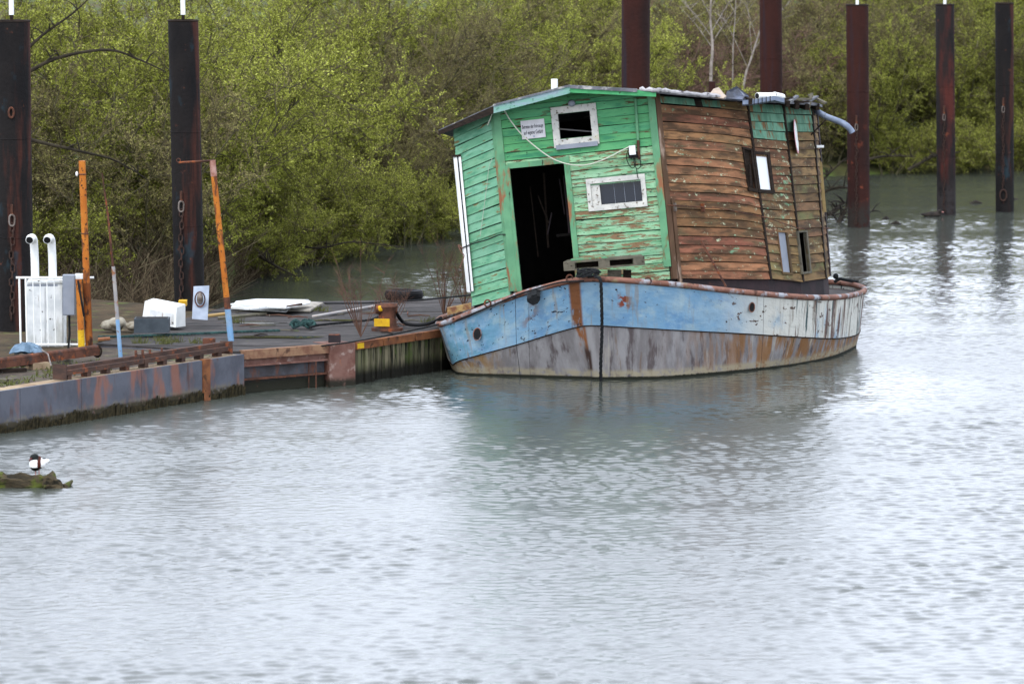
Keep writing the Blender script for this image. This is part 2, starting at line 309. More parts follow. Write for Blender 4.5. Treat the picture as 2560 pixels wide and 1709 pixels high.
# ------------------------------------------------------------------ WATER: rippled sheet, one mesh
def axis(segs):
    out = [segs[0][0]]
    for a, b, st in segs:
        n = max(1, int(round((b-a)/st))); out += list(np.linspace(a, b, n+1)[1:])
    return np.array(out)
xs = axis([(-400, -60, 60), (-60, -18, 6), (-18, -13, .25), (-13, 13, .055), (13, 18, .25), (18, 60, 6), (60, 400, 60)])
ys = axis([(-200, 30, 30), (30, 50, 2), (50, 56, .2), (56, 96, .040), (96, 126, .065), (126, 150, .10), (150, 190, 4), (190, 700, 100)])
X, Y = np.meshgrid(xs, ys)
rng = np.random.RandomState(11)
Z = np.zeros_like(X)
fine = np.clip((18-np.abs(X))/4, 0, 1)*np.clip((Y-51)/4, 0, 1)*np.clip((152-Y)/4, 0, 1)
def vnoise(X, Y, sc, seed):
    r = np.random.RandomState(seed); o = np.zeros_like(X)
    for k in range(14):
        a = r.uniform(0, 2*math.pi); kk = 2*math.pi/(sc*r.uniform(.6, 1.8)); o += np.sin(kk*(np.cos(a)*X*.45+np.sin(a)*Y)+r.uniform(0, 6.28))
    return o/math.sqrt(7)
patch = np.clip(1.0+.16*vnoise(X, Y, 9, 3), .6, 1.4)
patch *= 1+.45*np.clip((86-Y)/7, 0, 1)+.15*np.clip((np.abs(X-2.2)-4)/3, 0, 1)*np.clip((90-Y)/4, 0, 1)      # breezier on the open water
calm = 1-.45*np.exp(-(((X-2.2)/4.0)**2+((Y-87.8)/2.4)**2))        # lee of the hull
gust = [1-.2*np.clip(vnoise(X, Y, 3.5, 5), -1, 1), 1+.2*np.clip(vnoise(X, Y, 4.5, 6), -1.4, 1.6)]
comp = []
for k in range(96):
    lam = math.exp(rng.uniform(math.log(.125), math.log(.34)))
    th = rng.normal(math.pi/2+.15, .6); comp.append((lam, th, rng.uniform(0, 6.28), .0102))
for i, (lam, th, ph, sl_) in enumerate(comp):
    k = 2*math.pi/lam
    Z += (sl_*1.4142/k)*np.sin(k*(math.cos(th)*X+math.sin(th)*Y)+ph)*(gust[i % 2])
for lam, th, sl_ in ((3.1, 1.9, .006), (4.7, 1.2, .006), (2.2, 1.6, .007)):
    k = 2*math.pi/lam; Z += (sl_*1.4142/k)*np.sin(k*(math.cos(th)*X+math.sin(th)*Y)+lam)
Z *= fine*patch*calm
nx, ny = len(xs), len(ys)
def grid_mesh(name, X, Y, Z, smooth=True):
    ny, nx = X.shape
    me = bpy.data.meshes.new(name); nv = nx*ny; nf = (nx-1)*(ny-1)
    me.vertices.add(nv); me.vertices.foreach_set('co', np.stack([X, Y, Z], -1).astype(np.float32).ravel())
    i = np.arange(ny-1)[:, None]*nx+np.arange(nx-1)[None, :]
    q = np.stack([i, i+1, i+nx+1, i+nx], -1).reshape(-1).astype(np.int32)
    me.loops.add(nf*4); me.loops.foreach_set('vertex_index', q)
    me.polygons.add(nf); me.polygons.foreach_set('loop_start', np.arange(nf, dtype=np.int32)*4)
    me.polygons.foreach_set('use_smooth', np.full(nf, smooth)); me.update(calc_edges=True); return me
wm = bpy.data.materials.new('river_water'); wm.use_nodes = True; t = wm.node_tree; b = t.nodes['Principled BSDF']
b.inputs['Base Color'].default_value = S(70, 75, 68); sp = t.nodes.new('ShaderNodeSeparateXYZ'); tc0 = t.nodes.new('ShaderNodeTexCoord'); t.links.new(tc0.outputs['Object'], sp.inputs[0])
def mth(op, a, b2):
    q = t.nodes.new('ShaderNodeMath'); q.operation = op
    for i_, v_ in enumerate((a, b2)):
        if isinstance(v_, (int, float)): q.inputs[i_].default_value = v_
        else: t.links.new(v_, q.inputs[i_])
    return q.outputs[0]
ex = mth('DIVIDE', mth('SUBTRACT', sp.outputs[0], 2.2), 4.6); ey = mth('DIVIDE', mth('SUBTRACT', sp.outputs[1], 88.5), 4.6)
rr_ = mth('SQRT', mth('ADD', mth('MULTIPLY', ex, ex), mth('MULTIPLY', ey, ey)), 0)
far_ = t.nodes.new('ShaderNodeMapRange'); far_.inputs['From Min'].default_value = 94; far_.inputs['From Max'].default_value = 108; far_.inputs['To Min'].default_value = 1; far_.inputs['To Max'].default_value = .45; t.links.new(sp.outputs[1], far_.inputs['Value'])
rg_ = t.nodes.new('ShaderNodeMapRange'); rg_.interpolation_type = 'SMOOTHSTEP'; rg_.inputs['From Min'].default_value = .45; rg_.inputs['From Max'].default_value = 1.35; rg_.inputs['To Min'].default_value = .04; rg_.inputs['To Max'].default_value = .25
t.links.new(rr_, rg_.inputs['Value']); t.links.new(mth('MULTIPLY', rg_.outputs[0], far_.outputs[0]), b.inputs['Roughness'])   # unresolved ripples: smoother in the lee of the hull and under the bank; b.inputs['IOR'].default_value = 3.2
b.inputs['Specular IOR Level'].default_value = .5
tc = t.nodes.new('ShaderNodeTexCoord'); mp = t.nodes.new('ShaderNodeMapping'); mp.inputs['Scale'].default_value = (6, 11, 1)
nz = t.nodes.new('ShaderNodeTexNoise'); nz.inputs['Scale'].default_value = 1.6; nz.inputs['Detail'].default_value = 3
bp = t.nodes.new('ShaderNodeBump'); bp.inputs['Strength'].default_value = .12; bp.inputs['Distance'].default_value = .03
t.links.new(tc.outputs['Object'], mp.inputs[0]); t.links.new(mp.outputs[0], nz.inputs['Vector']); t.links.new(nz.outputs[0], bp.inputs['Height']); t.links.new(bp.outputs[0], b.inputs['Normal'])
me = grid_mesh('water', X, Y, Z); me.materials.append(wm)
water = bpy.data.objects.new('water', me); COL.objects.link(water); struct(water)
del X, Y, Z, fine, patch, calm, gust

# ------------------------------------------------------------------ TERRAIN: the wooded bank
shore_px = [(-2600, 900), (-900, 835), (0, 800), (400, 782), (545, 748), (590, 706), (650, 682), (820, 640), (1000, 602), (1150, 558), (1500, 502), (1900, 455), (2200, 434), (2700, 418), (4200, 392), (7000, 370)]
shore = [W(*p) for p in shore_px]
shore = catmull(shore, 8)
sx = np.array([p.x for p in shore]); sy = np.array([p.y for p in shore])
offs = np.array([-4, -1.2, -.3, 0, .4, 1.2, 3, 6, 10, 16, 24, 36, 60, 140, 500.]); zz = np.array([-1.2, -.5, -.12, .03, .22, .45, .7, 1.0, 1.5, 2.2, 3.4, 4.4, 4.8, 5, 5.2])
def ground_z(x, y):
    d = y-np.interp(x, sx, sy); return float(np.interp(d, offs, zz))
TX = np.repeat(sx[None, :], len(offs), 0); TY = sy[None, :]+offs[:, None]
TZ = zz[:, None]+.12*vnoise(TX, TY, 5, 9)*np.clip(offs[:, None]/2, 0, 1)
m_bank = mat('bank_soil', S(92, 92, 54), S(66, 68, 42), .8, layers=[dict(c=S(110, 98, 68), sc=2, lo=.54, hi=.68), dict(c=S(84, 98, 48), sc=1.2, lo=.48, hi=.64)], rough=1, bump=(6, .8, .05))
me = grid_mesh('river_bank', TX, TY, TZ); me.materials.append(m_bank)
bank = bpy.data.objects.new('river_bank', me); COL.objects.link(bank); struct(bank)

# ------------------------------------------------------------------ HOUSEBOAT
B0 = V(2.6, 103, 0)
boat = thing('houseboat', 'derelict listing houseboat with green and brown plank cabin on a blue steel hull', 'boat', B0)
class Facet:
    def __init__(s, TL, TR, BRr, BL, warp=None):
        s.a, s.b, s.c, s.d = TL, TR, BRr, BL; s.warp = warp
        n = ((TR-TL)+(BRr-BL)).cross((BL-TL)+(BRr-TR)).normalized()
        mid = (TL+TR+BRr+BL)/4
        s.n = n if n.dot(Vector((0, 0, H))-mid) > 0 else -n
        s.w = ((TR-TL).length+(BRr-BL).length)/2; s.h = ((BL-TL).length+(BRr-TR).length)/2
    def pos(s, u, v, d=0.0):
        if s.warp: u, v, e = s.warp(u, v); d += e
        return lerp(lerp(s.a, s.b, u), lerp(s.d, s.c, u), v)+s.n*d
    def uv(s, px, py):
        u = v = .5
        for _ in range(12):
            x, y = proj(s.pos(u, v)); x1, y1 = proj(s.pos(u+1e-3, v)); x2, y2 = proj(s.pos(u, v+1e-3))
            a, b, c, d = (x1-x)/1e-3, (x2-x)/1e-3, (y1-y)/1e-3, (y2-y)/1e-3; det = a*d-b*c
            ex, ey = px-x, py-y; u += (ex*d-b*ey)/det; v += (a*ey-c*ex)/det
        return u, v
    def rect(s, quad):
        q = [s.uv(*p) for p in quad]
        return (q[0][0]+q[3][0])/2, (q[1][0]+q[2][0])/2, (q[0][1]+q[1][1])/2, (q[3][1]+q[2][1])/2
    def fbox(s, u0, u1, v0, v1, d0, d1, mb=None, mi=0):
        mb = mb or MB()
        return mb.box8([s.pos(u0, v0, d1), s.pos(u1, v0, d1), s.pos(u1, v1, d1), s.pos(u0, v1, d1), s.pos(u0, v0, d0), s.pos(u1, v0, d0), s.pos(u1, v1, d0), s.pos(u0, v1, d0)], mi)
    def board(s, u0, u1, v0, v1, name, m, parent, nseg=3, proud=.022):
        mb = MB(); ns = max(1, int(nseg*(u1-u0)+.99)); ou, ov = random.uniform(0, 40), random.uniform(0, 40)
        j0, j1 = random.uniform(-.06, .06)*(v1-v0), random.uniform(-.05, .05)*(v1-v0); g = .004/s.h
        pr = proud*random.uniform(.75, 1.25)
        vs, us = [], []
        for i in range(ns+1):
            u = lerp(u0, u1, i/ns); jj = lerp(j0, j1, i/ns)+random.uniform(-.02, .02)*(v1-v0)
            vs += [s.pos(u, v0+g+jj, .006), s.pos(u, v1-g+jj, pr), s.pos(u, v1-g+jj, -.012), s.pos(u, v0+g+jj, -.012)]; us.append(u*s.w+ou)
        fs, uvs = [], []; hh = (v1-v0)*s.h
        for i in range(ns):
            a, b = 4*i, 4*(i+1)
            for k, (p, q) in enumerate(((0, 1), (1, 2), (2, 3), (3, 0))):
                fs.append((a+p, b+p, b+q, a+q)); va, vb = (ov+hh, ov) if k == 0 else (ov, ov-.02)
                uvs.append([(us[i], va), (us[i+1], va), (us[i+1], vb), (us[i], vb)])
        for e in (0, 4*ns): fs.append((e, e+1, e+2, e+3)); uvs.append([(us[0], ov)]*4)
        mb.add(vs, fs, 0, uvs)
        return mb.build(name, m, parent)
def clad(fc, n, name, matfn, parent, holes=(), nseg=3, v_from=0, v_to=1.0, edge=(0, 1)):
    for k in range(n):
        v0, v1 = lerp(v_from, v_to, k/n), lerp(v_from, v_to, (k+1)/n); mid = (v0+v1)/2
        spans = [edge]
        for (a, b, c, d) in holes:
            lo, hi = max(v0, c), min(v1, d)
            if hi-lo > .35*(v1-v0):
                spans = [q for s0, s1 in spans for q in (((s0, a), (b, s1)) if a > s0 and b < s1 else [(s0, s1)] if b <= s0 or a >= s1 else [(s0, a)] if b >= s1 else [(b, s1)])]
        for s0, s1 in spans:
            if s1-s0 > .012: fc.board(s0, s1, v0, v1, name, matfn(k, (s0+s1)/2, mid), parent, nseg)
        # slivers left above or below an opening inside this board are filled
        for (a, b, c, d) in holes:
            lo, hi = max(v0, c), min(v1, d)
            if 0 < hi-lo and hi-lo > .35*(v1-v0):
                if c-v0 > .12*(v1-v0): fc.board(max(a, edge[0]), min(b, edge[1]), v0, c, name, matfn(k, a, mid), parent, nseg)
                if v1-d > .12*(v1-v0): fc.board(max(a, edge[0]), min(b, edge[1]), d, v1, name, matfn(k, a, mid), parent, nseg)

# plan corners of the cabin (pixel, depth)
C = dict(c0=((1135, 331, 101.95), (1182, 756, 101.9)), c1=((1238, 283, 101.05), (1284, 727, 101.0)), c2=((1637, 238, 100.65), (1682, 697, 100.6)),
         c3=((1866, 258, 102.05), (1925, 698, 102.0)), c4=((1956, 264, 103.05), (2006, 705, 103.0)), c5=((2026, 266, 104.25), (2062, 697, 104.2)), c6=((2040, 268, 105.05), (2074, 689, 105.0)))
T = {k: P(*v[0]) for k, v in C.items()}; Bt = {k: P(*v[1]) for k, v in C.items()}
def fac(a, b, warp=None): return Facet(T[a], T[b], Bt[b], Bt[a], warp)
f_left = fac('c0', 'c1'); f_front = fac('c1', 'c2')
def bulge(u, v): return u, v+.027*math.sin(math.pi*min(1, max(0, v)))*max(0, u-.55)**2*4, .07*math.sin(math.pi*u)*math.sin(math.pi*min(1, max(0, v)))
f_b1 = fac('c2', 'c3', bulge); f_b2 = fac('c3', 'c4'); f_b3 = fac('c4', 'c5'); f_b4 = fac('c5', 'c6')

# --- hull
gun = [(1098, 815, 101.0), (1130, 806, 100.3), (1288, 745, 99.7), (1370, 721, 99.4), (1431, 707, 99.2), (1490, 703, 99.1), (1600, 709, 99.25), (1700, 718, 99.6), (1856, 735, 100.6), (2009, 748, 101.8), (2101, 747, 103.4), (2152, 737, 105.0), (2160, 726, 106.0), (2130, 716, 107.0), (2085, 711, 107.6)]
pnt = [(1130, 910), (1157, 899), (1291, 862), (1372, 837), (1442, 818), (1488, 814), (1600, 820), (1700, 826), (1856, 834), (2003, 843), (2093, 846), (2143, 836)]
wat = [(1139, 932), (1178, 938), (1291, 941), (1390, 944), (1471, 946), (1497, 948), (1600, 947), (1700, 943), (1856, 929), (1983, 914), (2083, 893), (2136, 869)]
G = [P(*g) for g in gun]; PN, WT = [], []
for i, (p, q) in enumerate(zip(pnt, wat)):
    w3 = W(*q); WT.append(w3); PN.append(P(p[0], p[1], (gun[i][2]+w3.y/.9)/2))
hid = [V(5.0, 108.2, 1.1), V(3.2, 107.8, 1.0), V(1.2, 106.2, .92), V(-.4, 104.2, .87), V(-1.25, 102.3, .85)]
G += hid; cen = V(2.6, 103.4, 0)
for i in range(len(PN), len(G)):
    g = G[i]; dr = (cen-g); dr.z = 0; dr.normalize()
    PN.append(Vector((g.x, g.y, g.z*.34))+dr*.10); WT.append(Vector((g.x, g.y, 0))+dr*.22)
LO = []
for a, b_ in zip(PN, WT):
    d = b_-a; LO.append(b_+d*(.45/max(.12, -d.z)))
NS = 6
Gs, Ps, Ws, Ls = [catmull(q, NS, True) for q in (G, PN, WT, LO)]
n = len(Gs); cum = [0]
for i in range(n): cum.append(cum[-1]+(Gs[(i+1) % n]-Gs[i]).length)
def st(k): return cum[k*NS]
def strake(name, rows, m, vv):
    mb = MB()
    for r_ in range(len(rows)-1):
        for i in range(n):
            j = (i+1) % n
            mb.add([rows[r_][i], rows[r_][j], rows[r_+1][j], rows[r_+1][i]], [(0, 1, 2, 3)], 0, [[(cum[i], vv[r_]), (cum[i+1], vv[r_]), (cum[i+1], vv[r_+1]), (cum[i], vv[r_+1])]])
    o = mb.build(name, m, boat, smooth=False)
    import bmesh
    bm = bmesh.new(); bm.from_mesh(o.data); bmesh.ops.remove_doubles(bm, verts=bm.verts, dist=.0005); bmesh.ops.recalc_face_normals(bm, faces=bm.faces); bm.to_mesh(o.data); bm.free()
    o.data.polygons.foreach_set('use_smooth', [True]*len(o.data.polygons)); return o
uS, uR2, uR3, uR4, uL2 = st(4), st(8), st(9), st(10), st(1)
m_blue = mat('blue_hull_paint', S(126, 168, 198), S(148, 182, 204), 1.6, (1, 1, 1), coord='UV', rough=.55, layers=[
    dict(c=S(172, 194, 200), sc=2.6, lo=.50, hi=.66, op=.7), dict(c=S(106, 150, 190), sc=3.5, lo=.52, hi=.68, op=.7), dict(c=S(150, 150, 140), st=(4, .5, 1), sc=1.6, lo=.56, hi=.70, op=.45),
    dict(c=S(92, 150, 168), sc=2.6, lo=.45, hi=.6, u=(-1, -.5, uL2+.3, uL2+1.4), op=.7),
    dict(c=S(222, 222, 212), st=(1, .5, 1), sc=1.6, lo=.25, hi=.48, u=(uR2-.9, uR2+.8, 90, 91)),
    dict(c=S(150, 142, 130), st=(7, .5, 1), sc=1.3, lo=.51, hi=.60, u=(uR2+.5, uR3, 90, 91), op=.8),
    dict(c=S(104, 80, 72), st=(5, .35, 1), sc=1.1, lo=.545, hi=.60, u=(uR3-.6, uR3-.1, 90, 91), det=8),
    dict(c=S(70, 92, 92), st=(6, .35, 1), sc=1.4, lo=.59, hi=.63, u=(uR3-.6, uR3, 90, 91), det=8),
    dict(c=S(128, 84, 56), st=(3, .6, 1), sc=3, lo=.33, hi=.45, det=9, u=(uS-.10, uS-.04, uS+.10, uS+.17)),
    dict(c=S(140, 130, 116), st=(3, .8, 1), sc=2, lo=.46, hi=.56, u=(uS+.62, uS+.75, uS+.95, uS+1.15), v=(.1, .3, .7, .85), op=.6),
    dict(c=S(138, 74, 58), sc=7, lo=.5, hi=.56, det=8, u=(uS+.72, uS+.8, uS+.9, uS+.98), v=(.38, .5, .72, .8)),
    dict(c=S(128, 112, 112), sc=5, lo=.48, hi=.6, u=(uS-1.0, uS-.85, uS-.7, uS-.55), v=(.2, .4, .7, .85), op=.7),
    dict(c=S(150, 132, 108), st=(6, .4, 1), sc=1.2, lo=.60, hi=.68, op=.5),
    dict(c=S(62, 58, 58), sc=9, lo=.675, hi=.69, det=7), dict(c=S(96, 78, 70), sc=5, lo=.62, hi=.64, det=8, u=(uR2-1.0, uR2, 90, 91)),
    dict(c=S(50, 58, 70), sc=9, lo=.63, hi=.65, u=(-1, 0, uS, uS+.1))], bump=(2.2, .55, .06))
m_lower = mat('bare_lower_hull', S(160, 158, 158), S(128, 124, 124), 2.2, (2.5, .5, 1), coord='UV', rough=.75, layers=[
    dict(c=S(88, 78, 78), st=(4, .8, 1), sc=1.5, lo=.52, hi=.64, det=8, op=.85), dict(c=S(178, 172, 162), st=(6, .5, 1), sc=1.4, lo=.60, hi=.70, det=8, op=.8),
    dict(c=S(120, 92, 62), st=(5, .6, 1), sc=1.2, lo=.60, hi=.72, op=.7),
    dict(c=S(150, 106, 60), st=(4, .5, 1), sc=1.5, lo=.42, hi=.56, u=(uR2-2.2, uR2+.8, 90, 91), op=.85),
    dict(c=S(196, 188, 172), st=(8, .4, 1), sc=1.2, lo=.60, hi=.66, u=(uR2, uR3, 90, 91)), dict(c=S(84, 80, 44), st=(9, .4, 1), sc=1.2, lo=.63, hi=.68, u=(uR2, uR3, 90, 91)),
    dict(c=S(150, 116, 68), st=(3, .6, 1), sc=1.6, lo=.40, hi=.55, u=(-1, -.5, uL2+.4, uL2+1.1), op=.8),
    dict(c=S(146, 90, 46), st=(2, .8, 1), sc=2.5, lo=.32, hi=.48, det=8, u=(uS-.05, uS+.0, uS+.14, uS+.22), v=(.45, .6, 1.1, 1.2)),
    dict(c=S(70, 54, 48), st=(2, .8, 1), sc=2.5, lo=.30, hi=.50, det=8, u=(uS+.02, uS+.08, uS+.2, uS+.3), v=(.1, .2, .5, .7)),
    dict(c=S(172, 162, 134), st=(3, 2, 1), sc=3, lo=.34, hi=.55, z=(-.05, .0, .10, .19), op=.85), dict(c=S(36, 36, 30), st=(9, 3, 1), sc=3, lo=.30, hi=.45, z=(-2, -1, .025, .055))], bump=(9, .25, .02))
Ws2 = [lerp(a, b_, .5) for a, b_ in zip(Ps, Ws)]
strake('hull_topside', [Gs, [lerp(a, b_, .5) for a, b_ in zip(Gs, Ps)], Ps], m_blue, [1, .5, 0])
strake('hull_bottom', [[p+Vector((0, 0, .002)) for p in Ps], Ws2, Ws, Ls], m_lower, [1, .5, 0, -.5])
mb = MB(); mb.tube(Ps+[Ps[0]], .012, 5, 0, False); mb.build('weld_strip', m_wood_dark, boat)
for kk_ in (2, 8, 10):
    mb = MB(); i_ = kk_*NS+2; mb.tube([Gs[i_], lerp(Gs[i_], Ps[i_], .5), Ps[i_], lerp(Ps[i_], Ws[i_], .5), Ws[i_]], .0025, 5); mb.build('plate_seam', m_coam, boat)
# gunwale pipe
m_gun = mat('rusty_gunwale_pipe', S(146, 104, 88), S(120, 84, 70), 5, layers=[dict(c=S(160, 164, 170), sc=3, lo=.50, hi=.62), dict(c=S(88, 60, 50), sc=7, lo=.56, hi=.66), dict(c=S(140, 120, 92), sc=4, lo=.6, hi=.7)], rough=.7, bump=(40, .4, .01))
mb = MB(); gp = [p+Vector((0, 0, .035)) for p in Gs]; mb.tube(gp+[gp[0]], .048, 10, 0, False); mb.build('gunwale', m_gun, boat, smooth=True)
# deck
gi = []
for p in Gs:
    d = cen-p; d.z = 0; gi.append(p+d.normalized()*.03-Vector((0, 0, .06)))
mb = MB()
dc = Vector((cen.x, cen.y, 1.12)); k = len(gi); mid = [lerp(p, Vector((cen.x, cen.y, lerp(p.z, 1.12, .5))), .45) for p in gi]
mb.add(gi+mid+[dc], [(i, (i+1) % k, k+(i+1) % k, k+i) for i in range(k)]+[(k+i, k+(i+1) % k, 2*k) for i in range(k)]); mb.build('deck', m_deckb, boat, smooth=True)
# hawse holes
def hullspot(px, py, D): return P(px, py, D)
for (px, py, D, rx, ry) in ((1193, 835, 100.12, 9, 14), (1880, 768, 100.83, 6, 11)):
    c = P(px, py, D-.06); e = P(px+rx, py+2, D-.06)-c; f_ = P(px+2, py-ry, D-.06)-c
    mb = MB(); mb.plate([c+e*math.cos(2*math.pi*i/14)+f_*math.sin(2*math.pi*i/14) for i in range(14)], (0, .12, 0)); ho = mb.build('hawse_hole', m_black, boat)
    mb = MB(); mb.torus(c, e*1.1, f_*1.08, .008, 14, 5); mb.build('rim', m_gun, ho)

# --- coaming under the cabin
order = ['c0', 'c1', 'c2', 'c3', 'c4', 'c5', 'c6']; BK = [V(5.1, 106.5, 1.62), V(3.2, 106.1, 1.5), V(1.0, 104.9, 1.35), V(-.3, 103.3, 1.28)]
TK = [V(5.0, 106.6, 4.62), V(3.1, 106.2, 4.62), V(.85, 105.0, 4.45), V(-.5, 103.4, 4.28)]
base = [Bt[k] for k in order]+BK; top = [T[k] for k in order]+TK
cc = V(2.6, 103.2, 1.2)
def inset(p, d):
    v = cc-p; v.z = 0; return p+v.normalized()*d
mb = MB(); k = len(base)
u_ = [inset(p, .03) for p in base]; l_ = [inset(p, -.02)-Vector((0, 0, .55)) for p in base]
mb.add(u_+l_, [(i, (i+1) % k, (i+1) % k+k, i+k) for i in range(k)]); mb.build('coaming', m_coam, boat)
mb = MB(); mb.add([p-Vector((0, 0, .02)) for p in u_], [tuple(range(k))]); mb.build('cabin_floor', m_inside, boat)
# inner lining behind the planks, closed walls at the back
hole_door = f_front.rect([(1274, 420), (1411, 409), (1441, 716), (1306, 728)])
hole_w1 = f_front.rect([(1394, 284), (1474, 277), (1482, 341), (1402, 347)])
hole_w2 = f_front.rect([(1476, 460), (1602, 447), (1607, 501), (1482, 515)])
for a in range(6, 10):
    b2 = (a+1) % (k+0); b2 = a+1 if a+1 < k else 0
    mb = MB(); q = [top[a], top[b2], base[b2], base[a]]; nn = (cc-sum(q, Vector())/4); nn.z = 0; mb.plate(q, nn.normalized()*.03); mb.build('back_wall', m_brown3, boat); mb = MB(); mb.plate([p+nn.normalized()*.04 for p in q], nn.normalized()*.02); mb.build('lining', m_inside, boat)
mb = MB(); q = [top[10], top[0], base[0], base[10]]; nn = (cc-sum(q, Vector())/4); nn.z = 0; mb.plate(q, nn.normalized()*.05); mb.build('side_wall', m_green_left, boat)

# --- planks
clad(f_left, 20, 'plank', lambda k, u, v: m_green_left, boat, nseg=3, v_from=-.02, v_to=1.02, edge=(0, .93))
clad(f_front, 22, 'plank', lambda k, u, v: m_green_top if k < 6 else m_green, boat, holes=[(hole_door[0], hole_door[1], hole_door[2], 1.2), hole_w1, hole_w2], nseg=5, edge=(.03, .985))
# gable planks, clipped under the roof line
gl, gr, ga = f_front.uv(1243, 285), f_front.uv(1634, 241), f_front.uv(1425, 226)
hh = -ga[1]
for i in range(3):
    y0, y1 = -hh*i/3, -hh*(i+1)/3
    xl = lambda y: lerp(.02, ga[0], -y/hh); xr = lambda y: lerp(.98, ga[0], -y/hh)
    pts = [f_front.pos(xl(y0), y0, .01), f_front.pos(xr(y0), y0, .01), f_front.pos(xr(y1), y1+.002, .004), f_front.pos(xl(y1), y1+.002, .004)]
    mb = MB(); mb.plate(pts, -f_front.n*.03); o = mb.build('gable_plank', m_green_top, boat)
    l = o.data.uv_layers.new(name='UVMap')
    for q, lo in enumerate(o.data.loops):
        v = o.data.vertices[lo.vertex_index].co; l.data[q].uv = (v.x+i*3.3, v.z)
def bm1(k, u, v): return m_teal if (k < 2 and u > .66) else m_brown1
win1 = f_b1.rect([(1858, 375), (1874, 375), (1884, 470), (1868, 470)])
clad(f_b1, 20, 'plank', bm1, boat, holes=[win1], nseg=8, edge=(.035, 1), v_from=.045)
f_b1.board(.05, .42, .0, .04, 'plank', m_teal, boat, 4); f_b1.board(.50, .70, .0, .04, 'plank', m_teal, boat, 3); f_b1.board(.42, .50, .0, .045, 'plank', m_wood_dark, boat, 2); f_b1.board(.70, 1.0, .0, .045, 'plank', m_brown3, boat, 2)
hw2 = f_b2.rect([(1885, 387), (1914, 386), (1926, 474), (1897, 475)]); hw3 = f_b2.rect([(1942, 582), (1962, 580), (1975, 681), (1956, 682)]); hw4 = f_b3.rect([(1993, 582), (2012, 580), (2021, 678), (2003, 680)])
clad(f_b2, 20, 'plank', lambda k, u, v: m_teal if (k < 3 or (k == 3 and u > .4)) else (m_brown2 if k < 15 else m_brown3), boat, holes=[hw2, hw3], nseg=3)
clad(f_b3, 20, 'plank', lambda k, u, v: m_teal if (k < 3 or (k < 6 and u < .5)) else m_brown3, boat, holes=[hw4], nseg=2)
clad(f_b4, 20, 'plank', lambda k, u, v: m_brown3, boat, nseg=1)
# battens and posts
def trim(name, m, fc, u0, u1, v0=-.01, v1=1.01, d0=.0, d1=.04, parent=None): return fc.fbox(u0, u1, v0, v1, d0, d1).build(name, m, parent or boat)
trim('corner_post', m_trim, f_left, .93, 1.0, -.03, 1.0, -.02, .045); trim('corner_post', m_trim, f_front, -.012, .032, -.02, 1.0, -.02, .04)
trim('corner_post', m_trim, f_front, .955, 1.0, -.03, .93, -.005, .05)
trim('corner_post', m_brownpost, f_b1, -.012, .035, -.03, 1.0, -.01, .05); trim('corner_post', m_brownpost, f_b1, .045, .075, .56, 1.02, .0, .05)
for fc in (f_b2, f_b3, f_b4): trim('batten', m_wood_dark, fc, -.02, .025 if fc is not f_b4 else .12, -.01, 1.0, .0, .032)
trim('batten', m_coam, f_b4, .86, 1.02, -.01, 1.0, .0, .03)
# door frame
u0, u1, v0, v1 = hole_door
trim('door_jamb', m_trim, f_front, u0-.052, u0, v0-.02, 1.005, -.03, .035); trim('door_jamb', m_trim, f_front, u1, u1+.035, v0-.035, .965, -.03, .04)
trim('door_head', m_trim, f_front, u0-.01, u1, v0-.03, v0, -.03, .03)
for i, (uu, vv0, vv1, dd) in enumerate(((.20, .38, .80, -1.2), (.345, .40, .72, -.8), (.375, .55, .74, -.82))):
    a, b_ = f_front.pos(uu, vv0, dd), f_front.pos(uu+.02*(i-1), vv1, dd)
    mb = MB(); mb.beam(a, b_, .018, .018, (0, 1, 0)); mb.build('inner_post', m_coam if i == 1 else m_wood_dark, boat)
for i_, (ua, va, ub, vb, dd, m_) in enumerate(((.16, .50, .21, .66, -1.0, m_wood_dark), (.20, .72, .24, .60, -.9, m_coam), (.10, .45, .105, .85, -1.3, m_wood_dark), (.30, .42, .31, .62, -1.1, m_coam))):
    mb = MB(); mb.beam(f_front.pos(ua, va, dd), f_front.pos(ub, vb, dd), .012, .010, (0, 1, 0)); mb.build('inner_lath', m_, boat)
mb = MB(); mb.beam(f_front.pos(.26, .73, -.85), f_front.pos(.46, .725, -.85), .03, .02); mb.build('inner_shelf', m_inside, boat)
# windows: frame pieces and pane
def window(fc, hole, wd, m_f, m_p, extra=None, d1=.045, pane_d=-.05):
    u0, u1, v0, v1 = hole; a, b_, c_, d_ = wd
    mb = fc.fbox(u0-a, u1+b_, v0-c_, v0, -.03, d1); fr = mb.build('window', m_f, boat)
    fc.fbox(u0-a, u1+b_, v1, v1+d_, -.03, d1+.003).build('sill', m_f, fr)
    fc.fbox(u0-a, u0, v0, v1, -.03, d1-.003).build('frame', m_f, fr); fc.fbox(u1, u1+b_, v0, v1, -.03, d1-.003).build('frame', m_f, fr)
    if m_p: fc.fbox(u0, u1, v0, v1, pane_d-.01, pane_d).build('pane', m_p, fr)
    return fr
w1 = window(f_front, hole_w1, (.042, .042, .038, .045), m_oldwhite, None)
u0, u1, v0, v1 = hole_w1; f_front.fbox(u0-.03, u1+.03, v1+.03, v1+.055, .0, .07).build('drip_board', m_grey, w1)
mb = MB(); mb.beam(f_front.pos(u0-.02, v0+.09, -.45), f_front.pos(u1, v1-.01, -.6), .04, .01); mb.build('inner_brace', m_palepole, w1)
w2 = window(f_front, hole_w2, (.026, .028, .028, .03), m_oldwhite, m_glass_d)
u0, u1, v0, v1 = hole_w2
f_front.fbox(u0, u0+.055, v0, v1, -.035, .012).build('inner_frame', m_oldwhite, w2)
